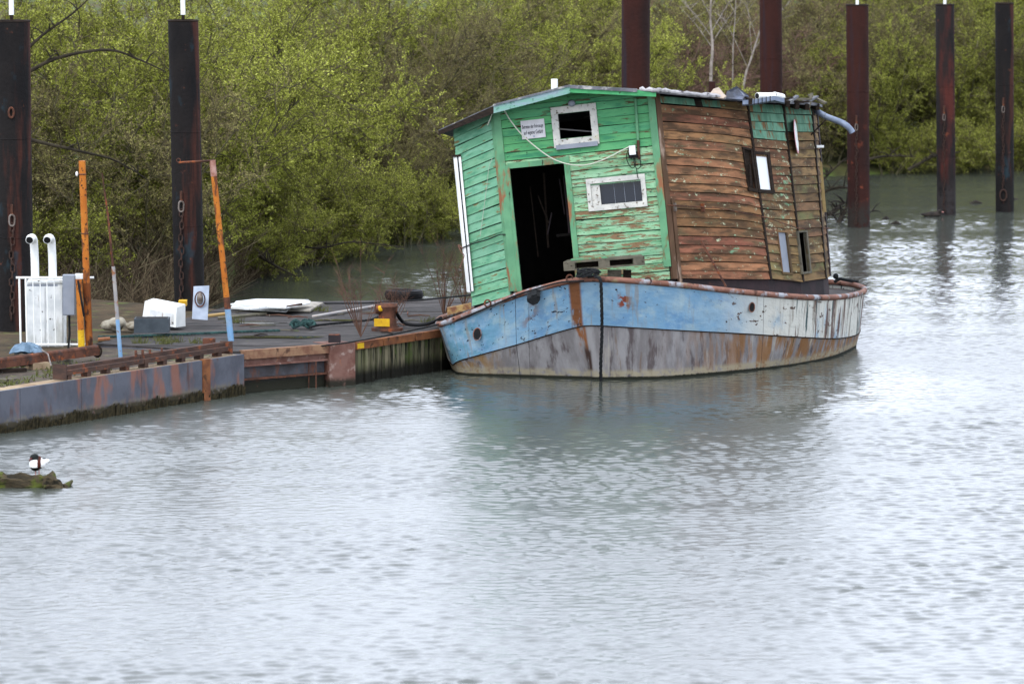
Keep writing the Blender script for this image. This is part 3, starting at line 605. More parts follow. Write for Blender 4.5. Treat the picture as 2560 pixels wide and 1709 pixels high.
for q in (.45, .65, .85): f_front.fbox(lerp(u0, u1, q)-.001, lerp(u0, u1, q)+.001, v0, v1, -.047, -.043).build('glazing_bar', m_grey, w2)
window(f_b1, win1, (.012, .02, .012, .02), m_wood_dark, m_wood_dark, d1=.05, pane_d=.0)
window(f_b2, hw2, (.06, .07, .015, .02), m_wood_dark, m_pane_w, d1=.04, pane_d=.005)
window(f_b2, hw3, (.03, .05, .01, .012), m_brown3, m_grey, d1=.03, pane_d=.0)
window(f_b3, hw4, (.05, .05, .01, .012), m_palletw, None, d1=.04)
# open shutter board beside the dark window
mb = MB(); a = f_b1.pos(.905, .34, .04); mb.box8([a, a+f_b1.n*.12+Vector((-.06, 0, 0)), f_b1.pos(.905, .46, .10)+Vector((-.06, 0, 0)), f_b1.pos(.905, .46, .04)]+[q+Vector((.02, .02, 0)) for q in (a, a+f_b1.n*.12+Vector((-.06, 0, 0)), f_b1.pos(.905, .46, .10)+Vector((-.06, 0, 0)), f_b1.pos(.905, .46, .04))]); mb.build('shutter', m_wood_dark, boat)
# white framed casement hung on the far left side, seen edge-on
a, b_, c_, d_ = P(1136, 393, 101.9), P(1152, 391, 101.8), P(1184, 727, 101.75), P(1170, 730, 101.9)
wf = MB(); wf.box8([a, lerp(a, b_, .4), lerp(d_, c_, .4), d_]+[q+Vector((-.02, .05, 0)) for q in (a, lerp(a, b_, .4), lerp(d_, c_, .4), d_)]); ca = wf.build('casement', m_pipe_white, boat)
wf = MB(); wf.box8([lerp(a, b_, .7), b_, c_, lerp(d_, c_, .7)]+[q+Vector((-.02, .05, 0)) for q in (lerp(a, b_, .7), b_, c_, lerp(d_, c_, .7))]); wf.build('frame', m_pipe_white, ca)
wf = MB(); q = [lerp(a, b_, .4), lerp(a, b_, .7), lerp(d_, c_, .7), lerp(d_, c_, .4)]; q = [p+Vector((-.005, .02, 0)) for p in q]; wf.plate(q, (-.01, .02, 0)); wf.build('pane', m_glass_d, ca)
wf = MB(); wf.box8([a+Vector((-.02, -.01, .03)), b_+Vector((0, -.01, .03)), b_+Vector((0, -.01, -.0)), a+Vector((-.02, -.01, 0))]+[p+Vector((-.02, .07, 0)) for p in (a+Vector((-.02, -.01, .03)), b_+Vector((0, -.01, .03)), b_, a+Vector((-.02, -.01, 0)))]); wf.build('top_strip', m_wood_dark, ca)
# sign with lettering
m_sign = mat('enamel_sign', S(222, 222, 224), S(206, 204, 206), 4, layers=[dict(c=S(150, 130, 116), sc=9, lo=.62, hi=.72)], rough=.45)
m_ink = mat('black_letters', S(38, 40, 50), rough=.6)
us0, us1, vs0, vs1 = f_front.rect([(1302, 302), (1361, 297), (1365, 343), (1306, 348)])
sg = f_front.fbox(us0, us1, vs0, vs1, .030, .040).build('sign', m_sign, boat)
def text(body, fc, u0, u1, v0, v1, d, m, parent):
    cu = bpy.data.curves.new('lettering', 'FONT'); cu.body = body; cu.align_x = 'LEFT'; cu.size = 1; cu.offset = .012
    to = bpy.data.objects.new('tmp_text', cu); COL.objects.link(to); bpy.context.view_layer.update()
    me = bpy.data.meshes.new_from_object(to.evaluated_get(bpy.context.evaluated_depsgraph_get())); bpy.data.objects.remove(to)
    xs_ = [v.co.x for v in me.vertices]; ys_ = [v.co.y for v in me.vertices]; x0, x1, y0, y1 = min(xs_), max(xs_), min(ys_), max(ys_)
    for v in me.vertices: v.co = fc.pos(lerp(u0, u1, (v.co.x-x0)/(x1-x0)), lerp(v1, v0, (v.co.y-y0)/(y1-y0)), d)-ORG[parent.name]
    me.materials.clear(); me.materials.append(m); o = bpy.data.objects.new('lettering', me); COL.objects.link(o); o.parent = parent; ORG[o.name] = ORG[parent.name]
du, dv = us1-us0, vs1-vs0
text('Betreten der Fahrzeuge', f_front, us0+du*.05, us1-du*.06, vs0+dv*.24, vs0+dv*.50, .0425, m_ink, sg)
text('auf eigene Gefahr', f_front, us0+du*.09, us1-du*.08, vs0+dv*.55, vs0+dv*.83, .0425, m_ink, sg)
m_bluei = mat('blue_mark', S(70, 100, 160), rough=.6)
f_front.fbox(us0+du*.49, us0+du*.53, vs0+dv*.86, vs0+dv*.93, .040, .0425).build('emblem', m_bluei, sg)
# lamp, pipe, junction box, cables
c = f_front.pos(*f_front.uv(1431, 258), .10)
mb = MB(); mb.ball(c, .062, .06, .055); lp = mb.build('bulkhead_lamp', m_grey, boat, smooth=True)
mb = MB(); mb.tube([c-f_front.n*.10, c-f_front.n*.02], .05, 10); mb.build('lamp_base', m_wood_dark, lp)
mb = MB(); pu = [f_front.pos(*f_front.uv(x, y), .055) for x, y in ((1589, 246), (1592, 290), (1596, 350))]; mb.tube(pu, .022, 8); pp = mb.build('conduit', m_trim, boat, smooth=True)
mb = MB(); pu = [f_front.pos(*f_front.uv(x, y), .055) for x, y in ((1596, 350), (1597, 368), (1599, 398))]; mb.tube(pu, .024, 8); mb.build('conduit_end', m_rust, pp, smooth=True)
mb = MB(); a = f_front.uv(1574, 364); b_ = f_front.uv(1592, 385); f_front.fbox(a[0], b_[0], a[1], b_[1], .05, .13, mb); jb = mb.build('junction_box', m_white, boat)
mb = MB(); a = f_front.uv(1572, 381); b_ = f_front.uv(1595, 393); f_front.fbox(a[0], b_[0], a[1], b_[1], .03, .10, mb); mb.build('box_back', m_black, jb)
mb = MB()
for pts in ([(1572, 372), (1567, 392), (1574, 412), (1584, 420), (1590, 410), (1588, 392)], [(1585, 390), (1587, 410), (1594, 422), (1602, 416), (1603, 402), (1596, 388)], [(1592, 420), (1594, 436), (1597, 446)]):
    mb.tube(catmull([f_front.pos(*f_front.uv(*p), .045+.012*i) for i, p in enumerate(pts)], 4), .0065, 5)
mb.build('cable_loop', m_black, jb)
mb = MB(); wpx = [(1240, 260), (1259, 270), (1278, 299), (1305, 333), (1343, 367), (1385, 396), (1427, 410), (1469, 411), (1511, 398), (1553, 377), (1575, 366)]
mb.tube(catmull([f_front.pos(*f_front.uv(*p), .30 if i < 1 else .13) for i, p in enumerate(wpx)], 5), .010, 6)
mb.tube(catmull([P(1240, 260, 100.6), P(1234, 272, 100.7), P(1226, 296, 100.8), P(1219, 313, 100.9)], 5), .009, 6); mb.build('cable', m_cable_w, boat, smooth=True)
mb = MB(); mb.tube(catmull([f_left.pos(*f_left.uv(*p), .05) for p in ((1236, 395), (1228, 420), (1222, 470), (1214, 530), (1206, 590))], 5), .004, 5); mb.build('thin_cable', m_cable_w, boat)
mb = MB(); mb.tube(catmull([f_left.pos(*f_left.uv(*p), .06) for p in ((1158, 620), (1190, 608), (1225, 598), (1255, 586), (1270, 585))], 4), .010, 6); mb.build('twisted_wire', m_rope_d, boat)
mb = MB(); mb.tube(catmull([P(1157, 621, 101.6), P(1146, 612, 101.6), P(1153, 630, 101.6), P(1160, 640, 101.6), P(1150, 668, 101.6), P(1158, 650, 101.6)], 4), .009, 5); mb.build('rope_end', m_gun, boat)
# steel wire and diagonal strut on the brown side
mb = MB(); mb.tube([f_b1.pos(-.02, .60, .10), f_b1.pos(.45, .607, .16), f_b1.pos(1, .628, .08), f_b3.pos(0, .70, .06), f_b4.pos(1.0, .72, .07)], .008, 5); mb.build('steel_wire', m_rust, boat)
for uu in (.055, .33): f_b1.fbox(uu, uu+.012, .585, .63, .02, .10).build('wire_bracket', m_shackle if uu < .1 else m_rust, boat)
mb = MB(); mb.beam(P(1753, 602, 100.75), P(1815, 716, 100.6), .014, .014); mb.build('strut', m_rust, boat)
# round sign, small lamp, downpipe, strip of wood on the far corner
nn = Vector((.98, -.13, .12)).normalized(); c = P(1991, 341, 103.3)
ux = nn.cross(Vector((0.06, 0, 1))).normalized(); uz = ux.cross(nn)*-1; r0 = .285
mb = MB(); mb.plate([c+ux*r0*math.cos(i*math.pi/14)+uz*r0*math.sin(i*math.pi/14) for i in range(28)], -nn*.005); rs = mb.build('round_sign', mat('red_rim', SW(214, 150, 160), rough=.5), boat)
mb = MB(); mb.plate([c+nn*.003+ux*r0*.88*math.cos(i*math.pi/14)+uz*r0*.88*math.sin(i*math.pi/14) for i in range(28)], -nn*.002); mb.build('sign_face', m_pipe_white, rs)
c = f_b4.pos(.1, .235, .10); mb = MB(); mb.abox(c, .06, .05, .018); lm = mb.build('side_lamp', m_pipe_white, boat); mb = MB(); mb.tube([c-Vector((.28, .1, .02)), c-Vector((.04, 0, .02))], .018, 8); mb.build('lamp_arm', m_wood_dark, lm)
mb = MB(); mb.tube(catmull([P(2036, 275, 104.6), P(2048, 282, 104.4), P(2066, 292, 104.3), P(2098, 304, 104.1), P(2116, 314, 104.0), P(2126, 324, 104.0), P(2131, 332, 104.0)], 4), .052, 12, 0, False); dp = mb.build('downpipe', m_zinc, boat, smooth=True)
for x, y, D in ((2060, 289, 104.3), (2110, 310, 104.03)):
    mb = MB(); mb.torus(P(x, y, D), (.02, 0, .052), (0, .056, 0), .006, 12, 5); mb.build('pipe_clip', m_grey, dp)
mb = MB(); mb.beam(P(2015, 350, 104.1), P(2064, 300, 104.2), .010, .010); mb.build('pipe_stay', m_wood_dark, dp)
mb = MB(); mb.beam(P(2051, 405, 104.8), P(2062, 530, 104.7), .026, .02, (0, 1, 0)); mb.build('loose_lath', mat('raw_lath', S(182, 156, 104), S(160, 138, 94), 6, rough=.8), boat)

# --- roof
E = dict(e0=P(1096, 325, 101.9), e1=P(1234, 263, 100.6), a=P(1425, 214, 100.3), e2=P(1640, 226, 100.2), e3=P(1830, 245, 101.25), e4=P(1962, 252, 102.4), e5=P(2046, 258, 103.7), e6=P(2056, 262, 105.3))
rb = P(1780, 245, 106.2); e7 = P(1480, 300, 106.0); e8 = P(1130, 335, 103.8)
for nm, pts in (('roof_sheet', [E['e0'], E['e1'], E['a'], rb, e7, e8]), ('roof_sheet', [E['a'], E['e2'], E['e3'], E['e4'], E['e5'], E['e6'], rb])):
    cN = sum(pts, Vector())/len(pts); mb = MB(); kk = len(pts); th = Vector((0, 0, -.045))
    mb.add(pts+[cN]+[p+th for p in pts]+[cN+th], [(i, (i+1) % kk, kk) for i in range(kk)]+[((i+1) % kk+kk+1, i+kk+1, 2*kk+1) for i in range(kk)]+[(i, i+kk+1, (i+1) % kk+kk+1, (i+1) % kk) for i in range(kk)])
    mb.build(nm, m_felt, boat)
def fascia(a, b_, h0, h1, m, name='fascia', dz0=-.012, dy=-.012, th=.03):
    off = Vector((0, dy, 0)); mb = MB(); q = [a+off+Vector((0, 0, dz0)), b_+off+Vector((0, 0, dz0)), b_+off+Vector((0, 0, dz0-h1)), a+off+Vector((0, 0, dz0-h0))]
    mb.box8([p+Vector((0, -th, 0)) for p in q]+q); return mb.build(name, m, boat)
fascia(E['e1'], E['a'], .12, .11, m_fascia); fascia(E['a'], E['e2'], .10, .09, m_fascia_g); fascia(E['e0'], E['e1'], .075, .12, m_wood_dark)
fascia(lerp(E['a'], E['e2'], .0), lerp(E['a'], E['e2'], .78), .055, .055, m_felt, 'drip_edge', .012, -.045, .02)
fascia(E['e1'], E['a'], .03, .03, m_felt, 'drip_edge', .02, -.045, .02)
# bleached rolled felt along the eaves
mb = MB(); pts = [P(1600, 223, 100.2), P(1640, 225, 100.15), P(1665, 227, 100.2), P(1700, 232, 100.4), P(1745, 236, 100.7), P(1790, 240, 101.0), P(1812, 243, 101.1)]
pts = catmull(pts, 5); mb.tube([p+Vector((0, random.uniform(-.01, .01), random.uniform(-.012, .012))) for p in pts], [.034*random.uniform(.6, 1.4) for _ in pts], 8); mb.build('felt_edge', m_feltw, boat)
for (a, b_, D0, D1) in (((1850, 250), (1965, 252), 101.45, 102.4),):
    pts = [P(1856, 258, 101.45), P(1885, 256, 101.6), P(1935, 247, 102.0), P(1962, 254, 102.3)]; mb = MB()
    for p, q in zip(pts, pts[1:]):
        z = Vector((0, 0, 1))
        mb.box8([p+Vector((0, -.06, .05)), q+Vector((0, -.06, .05)), q+Vector((0, -.06, -.02)), p+Vector((0, -.06, -.02)), p+Vector((0, .06, .04)), q+Vector((0, .06, .04)), q+Vector((0, .06, -.05)), p+Vector((0, .06, -.05))])
    gt = mb.build('hanging_gutter', m_zinc, boat)
    for i in range(6):
        p = lerp(pts[1], pts[2], i/5) if i < 5 else pts[3]; mb = MB(); mb.abox(p+Vector((0, -.065, .01)), .006, .006, .05); mb.build('gutter_clip', m_wood_dark, gt)
for (x, y, D, l) in ((1962, 256, 102.5, .20), (1985, 262, 102.9, .22), (2010, 264, 103.3, .2), (2036, 264, 103.8, .2), (1868, 250, 101.6, .2)):
    p = P(x, y, D); mb = MB(); mb.beam(p+Vector((.05, -l*.6, -.02)), p+Vector((-.1, l, .02)), .035, .05); mb.build('rafter_end', m_wood_dark, boat)
for i in range(9):
    p = P(1968+i*9.5, 249+random.uniform(-3, 6), 102.5+i*.15); mb = MB(); d = Vector((random.uniform(-1, 1), random.uniform(-.4, .4), random.uniform(-.25, .25))).normalized()
    mb.beam(p-d*random.uniform(.08, .2), p+d*random.uniform(.08, .2), random.uniform(.02, .05), random.uniform(.008, .02)); mb.build('broken_lath', random.choice([m_palletw, m_wood_dark, m_felt]), boat)
# roof furniture
mb = MB(); mb.tube([P(1386, 225, 101.2), P(1386, 198, 101.2)], .055, 12); mb.build('vent_stub', m_pipe_white, boat, smooth=True)
mb = MB(); mb.tube([P(1780, 240, 102.6), P(1780, 204, 102.6)], .055, 12); mb.build('stove_pipe', m_pile_red, boat, smooth=True)
# loose debris lying on the roof (things)
def bent(name, pts4, th, m, label, cat):
    org = sum(pts4, Vector())/len(pts4); kk = len(pts4)//2; mb = MB()
    a = pts4[:kk]; b_ = pts4[kk:]
    for i in range(kk-1): mb.box8([a[i], a[i+1], b_[i+1], b_[i], a[i]+th, a[i+1]+th, b_[i+1]+th, b_[i]+th])
    return tag(mb.build(name, m, None, org), label, cat)
m_slate = mat('blue_grey_tile', S(104, 116, 142), S(60, 64, 76), 3, rough=.4, spec=.5)
bent('ridge_tile', [P(1812, 246, 101.1), P(1818, 228, 101.15), P(1842, 215, 101.3), P(1850, 222, 101.5), P(1856, 249, 101.3), P(1862, 240, 101.4), P(1872, 240, 101.6), P(1874, 246, 101.8)], Vector((0, .02, -.02)), m_slate, 'bent blue grey sheet metal tile lying on the roof edge', 'roof tile')
bent('felt_flap', [P(1770, 240, 101.0), P(1784, 222, 101.15), P(1797, 218, 101.3), P(1808, 246, 101.0), P(1816, 240, 101.05), P(1817, 243, 101.3)], Vector((0, .02, -.02)), mat('buff_felt', S(196, 180, 162), S(176, 160, 146), 4, rough=.85), 'pale buff flap of roofing curled up beside the bent tile', 'roofing felt')
for (x0, y0, x1, y1, D, lab) in ((1893, 240, 1935, 240, 102.0, 'short white pipe offcut with black open end lying on the roof'), (1936, 238, 1956, 243, 102.3, 'stubby white elbow pipe offcut at the roof end')):
    a, b_ = P(x0, y0, D), P(x1, y1, D+.3); mb = MB(); mb.tube([a, lerp(a, b_, .3), b_], .055, 12); o = mb.build('pipe_offcut', m_pipe_white, None, lerp(a, b_, .5), smooth=True); tag(o, lab, 'pipe')
    mb = MB(); d = (a-b_).normalized(); mb.tube([a+d*.002-d*.0, a+d*.006], .045, 12); mb.build('opening', m_black, o)

# ------------------------------------------------------------------ things on the boat's fore deck
pl_o = P(1510, 690, 99.9)
pallet = thing('pallet', 'weathered grey wooden pallet propped by the cabin door', 'pallet', pl_o)
def pq(px, py, D): return P(px, py, D)
A, Bq, Cq, Dq = P(1408, 655, 99.45), P(1611, 640, 99.35), P(1600, 636, 100.2), P(1420, 649, 100.35)
nrm = (Bq-A).cross(Dq-A).normalized(); nrm = nrm if nrm.z > 0 else -nrm
def pbox(u0, u1, w0, w1, h0, h1):
    f = lambda u, w_, h: lerp(lerp(A, Bq, u), lerp(Dq, Cq, u), w_)+nrm*h
    return MB().box8([f(u0, w0, h0), f(u1, w0, h0), f(u1, w0, h1), f(u0, w0, h1), f(u0, w1, h0), f(u1, w1, h0), f(u1, w1, h1), f(u0, w1, h1)])
for w0 in (0, .26, .52, .78): pbox(0, 1, w0, w0+.2, -.025, 0).build('slat', m_palletw, pallet)
for u0 in (0, .43, .86):
    for w0 in (.0, .42, .84): pbox(u0, u0+.14, w0, w0+.16, -.12, -.026).build('block', m_palletw, pallet)
for w0 in (0, .42, .84): pbox(0, 1, w0, w0+.16, -.145, -.121).build('bottom_board', m_palletw, pallet)
pbox(.0, 1, .45, .50, -.12, -.026).build('shade_stringer', m_wood_dark, pallet)  # dark board added to give the pallet gaps their shaded look
o = pbox(.08, .56, .25, .55, .003, .028); tag(o.build('green_board', m_trim, None, P(1460, 650, 99.7)), 'loose green painted board lying on the pallet', 'board')
for (x, D, wd, lab) in ((1536, 99.75, 17, 'pale timber block supporting the pallet'), (1568, 99.95, 10, 'dark timber block beside the pale one under the pallet')):
    a = P(x, 675, D); mb = MB(); mb.box8([a+Vector((-wd/155, -.08, 0)), a+Vector((wd/155, -.08, 0)), a+Vector((wd/155, -.08, -.30)), a+Vector((-wd/155, -.08, -.30)), a+Vector((-wd/155, .08, 0)), a+Vector((wd/155, .08, 0)), a+Vector((wd/155, .08, -.30)), a+Vector((-wd/155, .08, -.30))])
    tag(mb.build('timber_block', m_palletw if wd > 12 else m_wood_dark, None, a-Vector((0, 0, .3))), lab, 'timber block')
mb = MB(); c0 = P(1470, 697, 99.0); pts = []
for i in range(44):
    t = i*.62; pts.append(c0+Vector((.16*math.cos(t)+random.uniform(-.05, .05), .05*math.sin(t), .02+.11*abs(math.sin(i*.37))+random.uniform(-.02, .03))))
rope_mb(pts, .020, 2, mb=mb); rope_mb([P(1488, 692, 98.95), P(1498, 694, 98.85), P(1502, 706, 98.83), P(1504, 760, 98.95), P(1505, 830, 99.15), P(1502, 900, 99.3), P(1502, 952, 99.45)], .028, 6, mb=mb)
tag(mb.build('bow_rope', m_rope_d, None, c0), 'dark rope bundled on the bow rail and hanging down to the water', 'rope')
mb = MB(); rag = [(1318, 731), (1330, 728), (1343, 724), (1352, 726)]; cols = []
for i, (x, y) in enumerate(rag):
    cols.append([P(x, y, 99.42), P(x+random.uniform(-3, 3), y+14, 99.32), P(x+random.uniform(-4, 4), y+(34 if i in (1, 2) else 22), 99.36)])
for a, b_ in zip(cols, cols[1:]):
    for r_ in range(2): mb.add([a[r_], b_[r_], b_[r_+1], a[r_+1]], [(0, 1, 2, 3)])
o = mb.build('rag', m_rope_d, None, cols[1][0]); s_ = o.modifiers.new('thick', 'SOLIDIFY'); s_.thickness = .02; tag(o, 'dark rag hung over the rail left of the bow', 'rag')
mb = MB(); rope_mb([P(1460, 702, 99.0), P(1400, 706, 99.15), P(1340, 722, 99.4), P(1290, 738, 99.6), P(1220, 768, 99.85), P(1150, 797, 100.1), P(1105, 815, 100.8)], .014, 4, mb=mb)
tag(mb.build('rail_rope', m_rope_d, None, P(1290, 740, 99.6)), 'thin dark rope laid along the sunken bow rail', 'rope')
for (x, y, D) in ((1219, 762, 99.85), (1424, 700, 99.2), (1620, 706, 99.3)):
    c = P(x, y-4, D-.03); mb = MB(); mb.torus(c, (.05, 0, 0), (0, 0, .055), .014, 14, 6); mb.build('mooring_eye', m_rust, boat, smooth=True)
mb = MB(); mb.box8([P(1118, 770, 100.6), P(1178, 758, 100.5), P(1178, 772, 100.5), P(1118, 788, 100.6), P(1118, 768, 101.0), P(1178, 756, 100.9), P(1178, 770, 100.9), P(1118, 786, 101.0)])
tag(mb.build('timber_plank', mat('yellowed_plank', S(170, 142, 92), S(120, 80, 60), 8, rough=.85), None, P(1148, 775, 100.7)), 'short yellowed timber plank lying on the sunken bow corner', 'plank')
for i, (x, y, D) in enumerate(((1294, 745, 99.5),)):
    mb = MB(); mb.tube([P(1288, 740, 99.58), P(1291, 860, 99.75), P(1301, 946, 99.95)], .004, 5); tag(mb.build('line', m_rope_d, None, P(1301, 946, 99.95)), 'thin dark line dangling from the rail down the bow', 'line')
mb = MB(); a = P(2085, 705, 106.9); mb.tube([a, a+Vector((.1, 0, .06)), a+Vector((.25, 0, .03)), a+Vector((.42, .02, .0))], .03, 7); mb.ball(a+Vector((.03, 0, .1)), .05, .05, .05); tag(mb.build('anchor_fitting', m_rope_d, None, a), 'black rope heap on the stern deck rim', 'rope')
# weed fringe on the hull at the waterline
rng2 = random.Random(5); mb = MB()
for i in range(0, n):
    if not (0 <= i <= 11*NS or i >= n-NS): continue
    p, q = Ws[i], Ws[(i+1) % n]; L_ = (q-p).length; kk = max(1, int(L_/.03)); d = (p-cen); d.z = 0; d.normalize()
    for j in range(kk):
        a = lerp(p, q, j/kk)+d*.012; b_ = lerp(p, q, (j+1.4)/kk)+d*.014
        mb.add([a+Vector((0, 0, -.05)), b_+Vector((0, 0, -.05)), b_+Vector((0, 0, .02+rng2.uniform(0, .03))), a+Vector((0, 0, .02+rng2.uniform(0, .03)))], [(0, 1, 2, 3)])
wf = mb.build('weed_fringe', mat('black_weed', S(36, 38, 30), rough=.95), boat, fix=False); wf['kind'] = 'stuff'

# ------------------------------------------------------------------ PONTOONS AND QUAY
ZD = .666                                   # deck height
u2 = (W(611, 985)-W(0, 1085)); u2.z = 0; u2.normalize(); n2 = Vector((-u2.y, u2.x, 0))     # along / away from the river
c1 = W(611, 985)
pont = thing('steel_pontoon', 'long grey steel pontoon with rust streaks and a weedy waterline', 'pontoon', c1-u2*3)
LEN, WID, ZT = 9.5, 2.75, .63
cuts = [0, 1.02, 1.20, 2.9, 4.5, 6.1, 7.8, LEN]
for a, b_ in zip(cuts, cuts[1:]):
    p, q = c1-u2*(a+.004), c1-u2*(b_-.004)
    if abs(a-1.02) < .01:
        mb = MB(); mb.box8([x+n2*d+Vector((0, 0, z)) for d in (-.035, .05) for x, z in ((q, -.3), (p, -.3), (p, ZT+.015), (q, ZT+.015))]); mb.build('fender_post', m_orangerust, pont)
    else:
        mb = MB(); mb.box8([x+n2*d+Vector((0, 0, z)) for d in (0, .06) for x, z in ((q, -.5), (p, -.5), (p, ZT), (q, ZT))]); mb.build('hull_plate', m_greysteel, pont)
mb = MB(); e = c1; mb.box8([x+u2*d+Vector((0, 0, z)) for d in (-.012, -.06) for x, z in ((e+n2*.07, -.5), (e+n2*WID, -.5), (e+n2*WID, ZT), (e+n2*.07, ZT))]); mb.build('end_plate', m_greysteel, pont)
for d0, d1, nm_, m_ in ((.062, .36, 'deck_ledge', m_sand), (.364, WID, 'deck', None)):
    mb = MB(); mb.plate([c1-u2*a_+n2*d_+Vector((0, 0, ZT-.03)) for a_, d_ in ((LEN, d0), (.062, d0), (.062, d1), (LEN, d1))], (0, 0, .025 if m_ else .02)); mb.build(nm_, m_ or mat('littered_deck', S(92, 82, 72), S(70, 64, 58), 2.5, layers=[dict(c=S(92, 104, 56), sc=3, lo=.54, hi=.66), dict(c=S(140, 124, 104), sc=6, lo=.6, hi=.7)], rough=.95, bump=(18, .7, .02)), pont)
mb = MB(); r5 = random.Random(3)
for i in range(420):
    a = c1-u2*(LEN*i/420)-n2*.012; hgt = .10+.05*math.sin(i*.13)+r5.uniform(0, .06); b_ = a-u2*.035
    mb.add([a+Vector((0, 0, -.1)), b_+Vector((0, 0, -.1)), b_-n2*r5.uniform(.0, .03)+Vector((0, 0, hgt*r5.uniform(.5, 1))), a-n2*r5.uniform(0, .03)+Vector((0, 0, hgt))], [(0, 1, 2, 3)])
wd_ = mb.build('weed_fringe', mat('brown_weed', S(70, 62, 42), S(44, 42, 30), 20, rough=1), pont, fix=False); wd_['kind'] = 'stuff'
# second pontoon with recessed end, timber face, dark deck
def Q(px, D, z=0): p = P(px, 900, D); return Vector((p.x, p.y, z))
q0 = Vector((c1.x-.02, c1.y+.12, 0)); qb, qc, qd, qe, qf, qg, qh = Q(820, 98.45), Q(884, 98.75), Q(1105, 101.35), Q(1190, 103.6), Q(1190, 108), Q(600, 107), Q(540, 105.5)
br = c1+n2*(WID+.03)-u2*.02; bl = c1+n2*(WID+.03)-u2*(LEN+3)
pon2 = thing('landing_pontoon', 'landing pontoon with dark plated deck and mossy timber face beside the houseboat', 'pontoon', Q(900, 101))
poly = [q0, qb, qc, qd, qe, qf, qg, qh, br]
def clip(poly, d0, d1):
    for sgn, lim in ((1, d0), (-1, d1)):
        out = []
        for i, p in enumerate(poly):
            q = poly[(i+1) % len(poly)]; a, b_ = sgn*(p.y-sgn*0-lim), sgn*(q.y-lim); a = sgn*(p.y-lim)
            if a >= 0: out.append(p)
            if (a >= 0) != (b_ >= 0): out.append(lerp(p, q, a/(a-b_)))
        poly = out
        if not poly: return []
    return poly
ysn = sorted([p.y for p in poly]); y0, y1 = ysn[0]+.05, ysn[-1]; ns = 11
for i in range(ns):
    a, b_ = lerp(y0, y1, i/ns), lerp(y0, y1, (i+1)/ns); pl = clip(poly, a+.006, b_-.006)
    if len(pl) > 2:
        mb = MB(); zz_ = ZD+random.uniform(-.006, .006); mb.plate([Vector((p.x, p.y, zz_-.05)) for p in pl], (0, 0, .05)); mb.build('deck_plate', m_asphalt, pon2)
mb = MB(); mb.plate([Vector((p.x, p.y, -.4)) for p in [inset(p, .0) if False else lerp(p, Q(820, 103), .06) for p in poly]], (0, 0, ZD-.47+.4)); mb.build('float', m_recess, pon2)
def wallseg(name, a, b_, z0, z1, th, m, out=.0, parent=None):
    d = (b_-a).normalized(); nn = Vector((d.y, -d.x, 0)); mb = MB()
    mb.box8([x+nn*o_+Vector((0, 0, z)) for o_ in (out, out-th) for x, z in ((a, z0), (b_, z0), (b_, z1), (a, z1))]); return mb.build(name, m, parent or pon2)
# recess: top beam, web, flanges, ribs
m_edge = mat('brown_deck_edge', S(150, 118, 92), S(118, 82, 66), 4, layers=[dict(c=S(90, 66, 54), sc=6, lo=.55, hi=.66)], rough=.9, bump=(30, .4, .01))
wallseg('edge_beam', q0, qb, ZD-.13, ZD+.008, .14, m_edge, .03)
wallseg('web_plate', q0, qb, .0, ZD-.14, .04, m_recess, -.10); wallseg('flange', q0, qb, ZD-.25, ZD-.22, .10, m_pinkrust, .01); wallseg('flange', q0, qb, .20, .225, .10, m_rust, .0)
wallseg('upper_plate', q0, qb, ZD-.22, ZD-.13, .03, m_pinkrust, -.04); wallseg('skirt_plate', q0, qb, -.4, .0, .04, m_recess, -.14)
for px in (726, 772, 790):
    a = Q(px, 98.28); mb = MB(); mb.tube([Vector((a.x, a.y-.02, -.25)), Vector((a.x, a.y-.02, ZD-.25))], .010, 6); mb.build('ladder_bar', m_rust, pon2)
wallseg('corner_box', qb, qc, -.4, ZD+.012, .5, m_pinkrust, .05)
L2 = (qd-qc).length; NP = 30
for i in range(NP):
    a, b_ = lerp(qc, qd, i/NP), lerp(qc, qd, (i+1)/NP); d = (b_-a).normalized()
    wallseg('face_timber', a+d*.004, b_-d*.004, -.45, ZD-.11+random.uniform(-.012, .0), .06, m_sheet, random.uniform(-.045, .0))
ed = [0, .30, .66, 1.02]
for i in range(3):
    a, b_ = lerp(qc, qd, ed[i]+.012), lerp(qc, qd, ed[i+1]); wallseg('edge_angle', a, b_, ZD-.105, ZD+.014, .10, m_orangerust, .05)
wallseg('edge_paint', lerp(qc, qd, .014), lerp(qc, qd, .085), ZD-.09, ZD-.005, .004, m_yellow, .0545)
wallseg('face_timber', qd, qe, -.45, ZD, .06, m_sheet, .0)
# quay ground on the left, behind the grey pontoon
m_soil = mat('quay_soil', S(86, 72, 54), S(66, 58, 44), 2, layers=[dict(c=S(88, 98, 50), sc=2.5, lo=.55, hi=.68), dict(c=S(112, 98, 76), sc=4, lo=.58, hi=.7)], rough=1, bump=(12, .7, .03))
qi = Vector((-22, 92, 0)); mb = MB(); mb.plate([Vector((p.x, p.y, ZD-.14)) for p in (br, qh+Vector((0, .4, 0)), Vector((qh.x-3, qh.y+3, 0)), Vector((-22, 100, 0)), bl+n2*6, bl)], (0, 0, .12)); struct(mb.build('quay_ground', m_soil))

# ------------------------------------------------------------------ things on the pontoons
def on(px, py, z=ZD): return W(px, py, z)
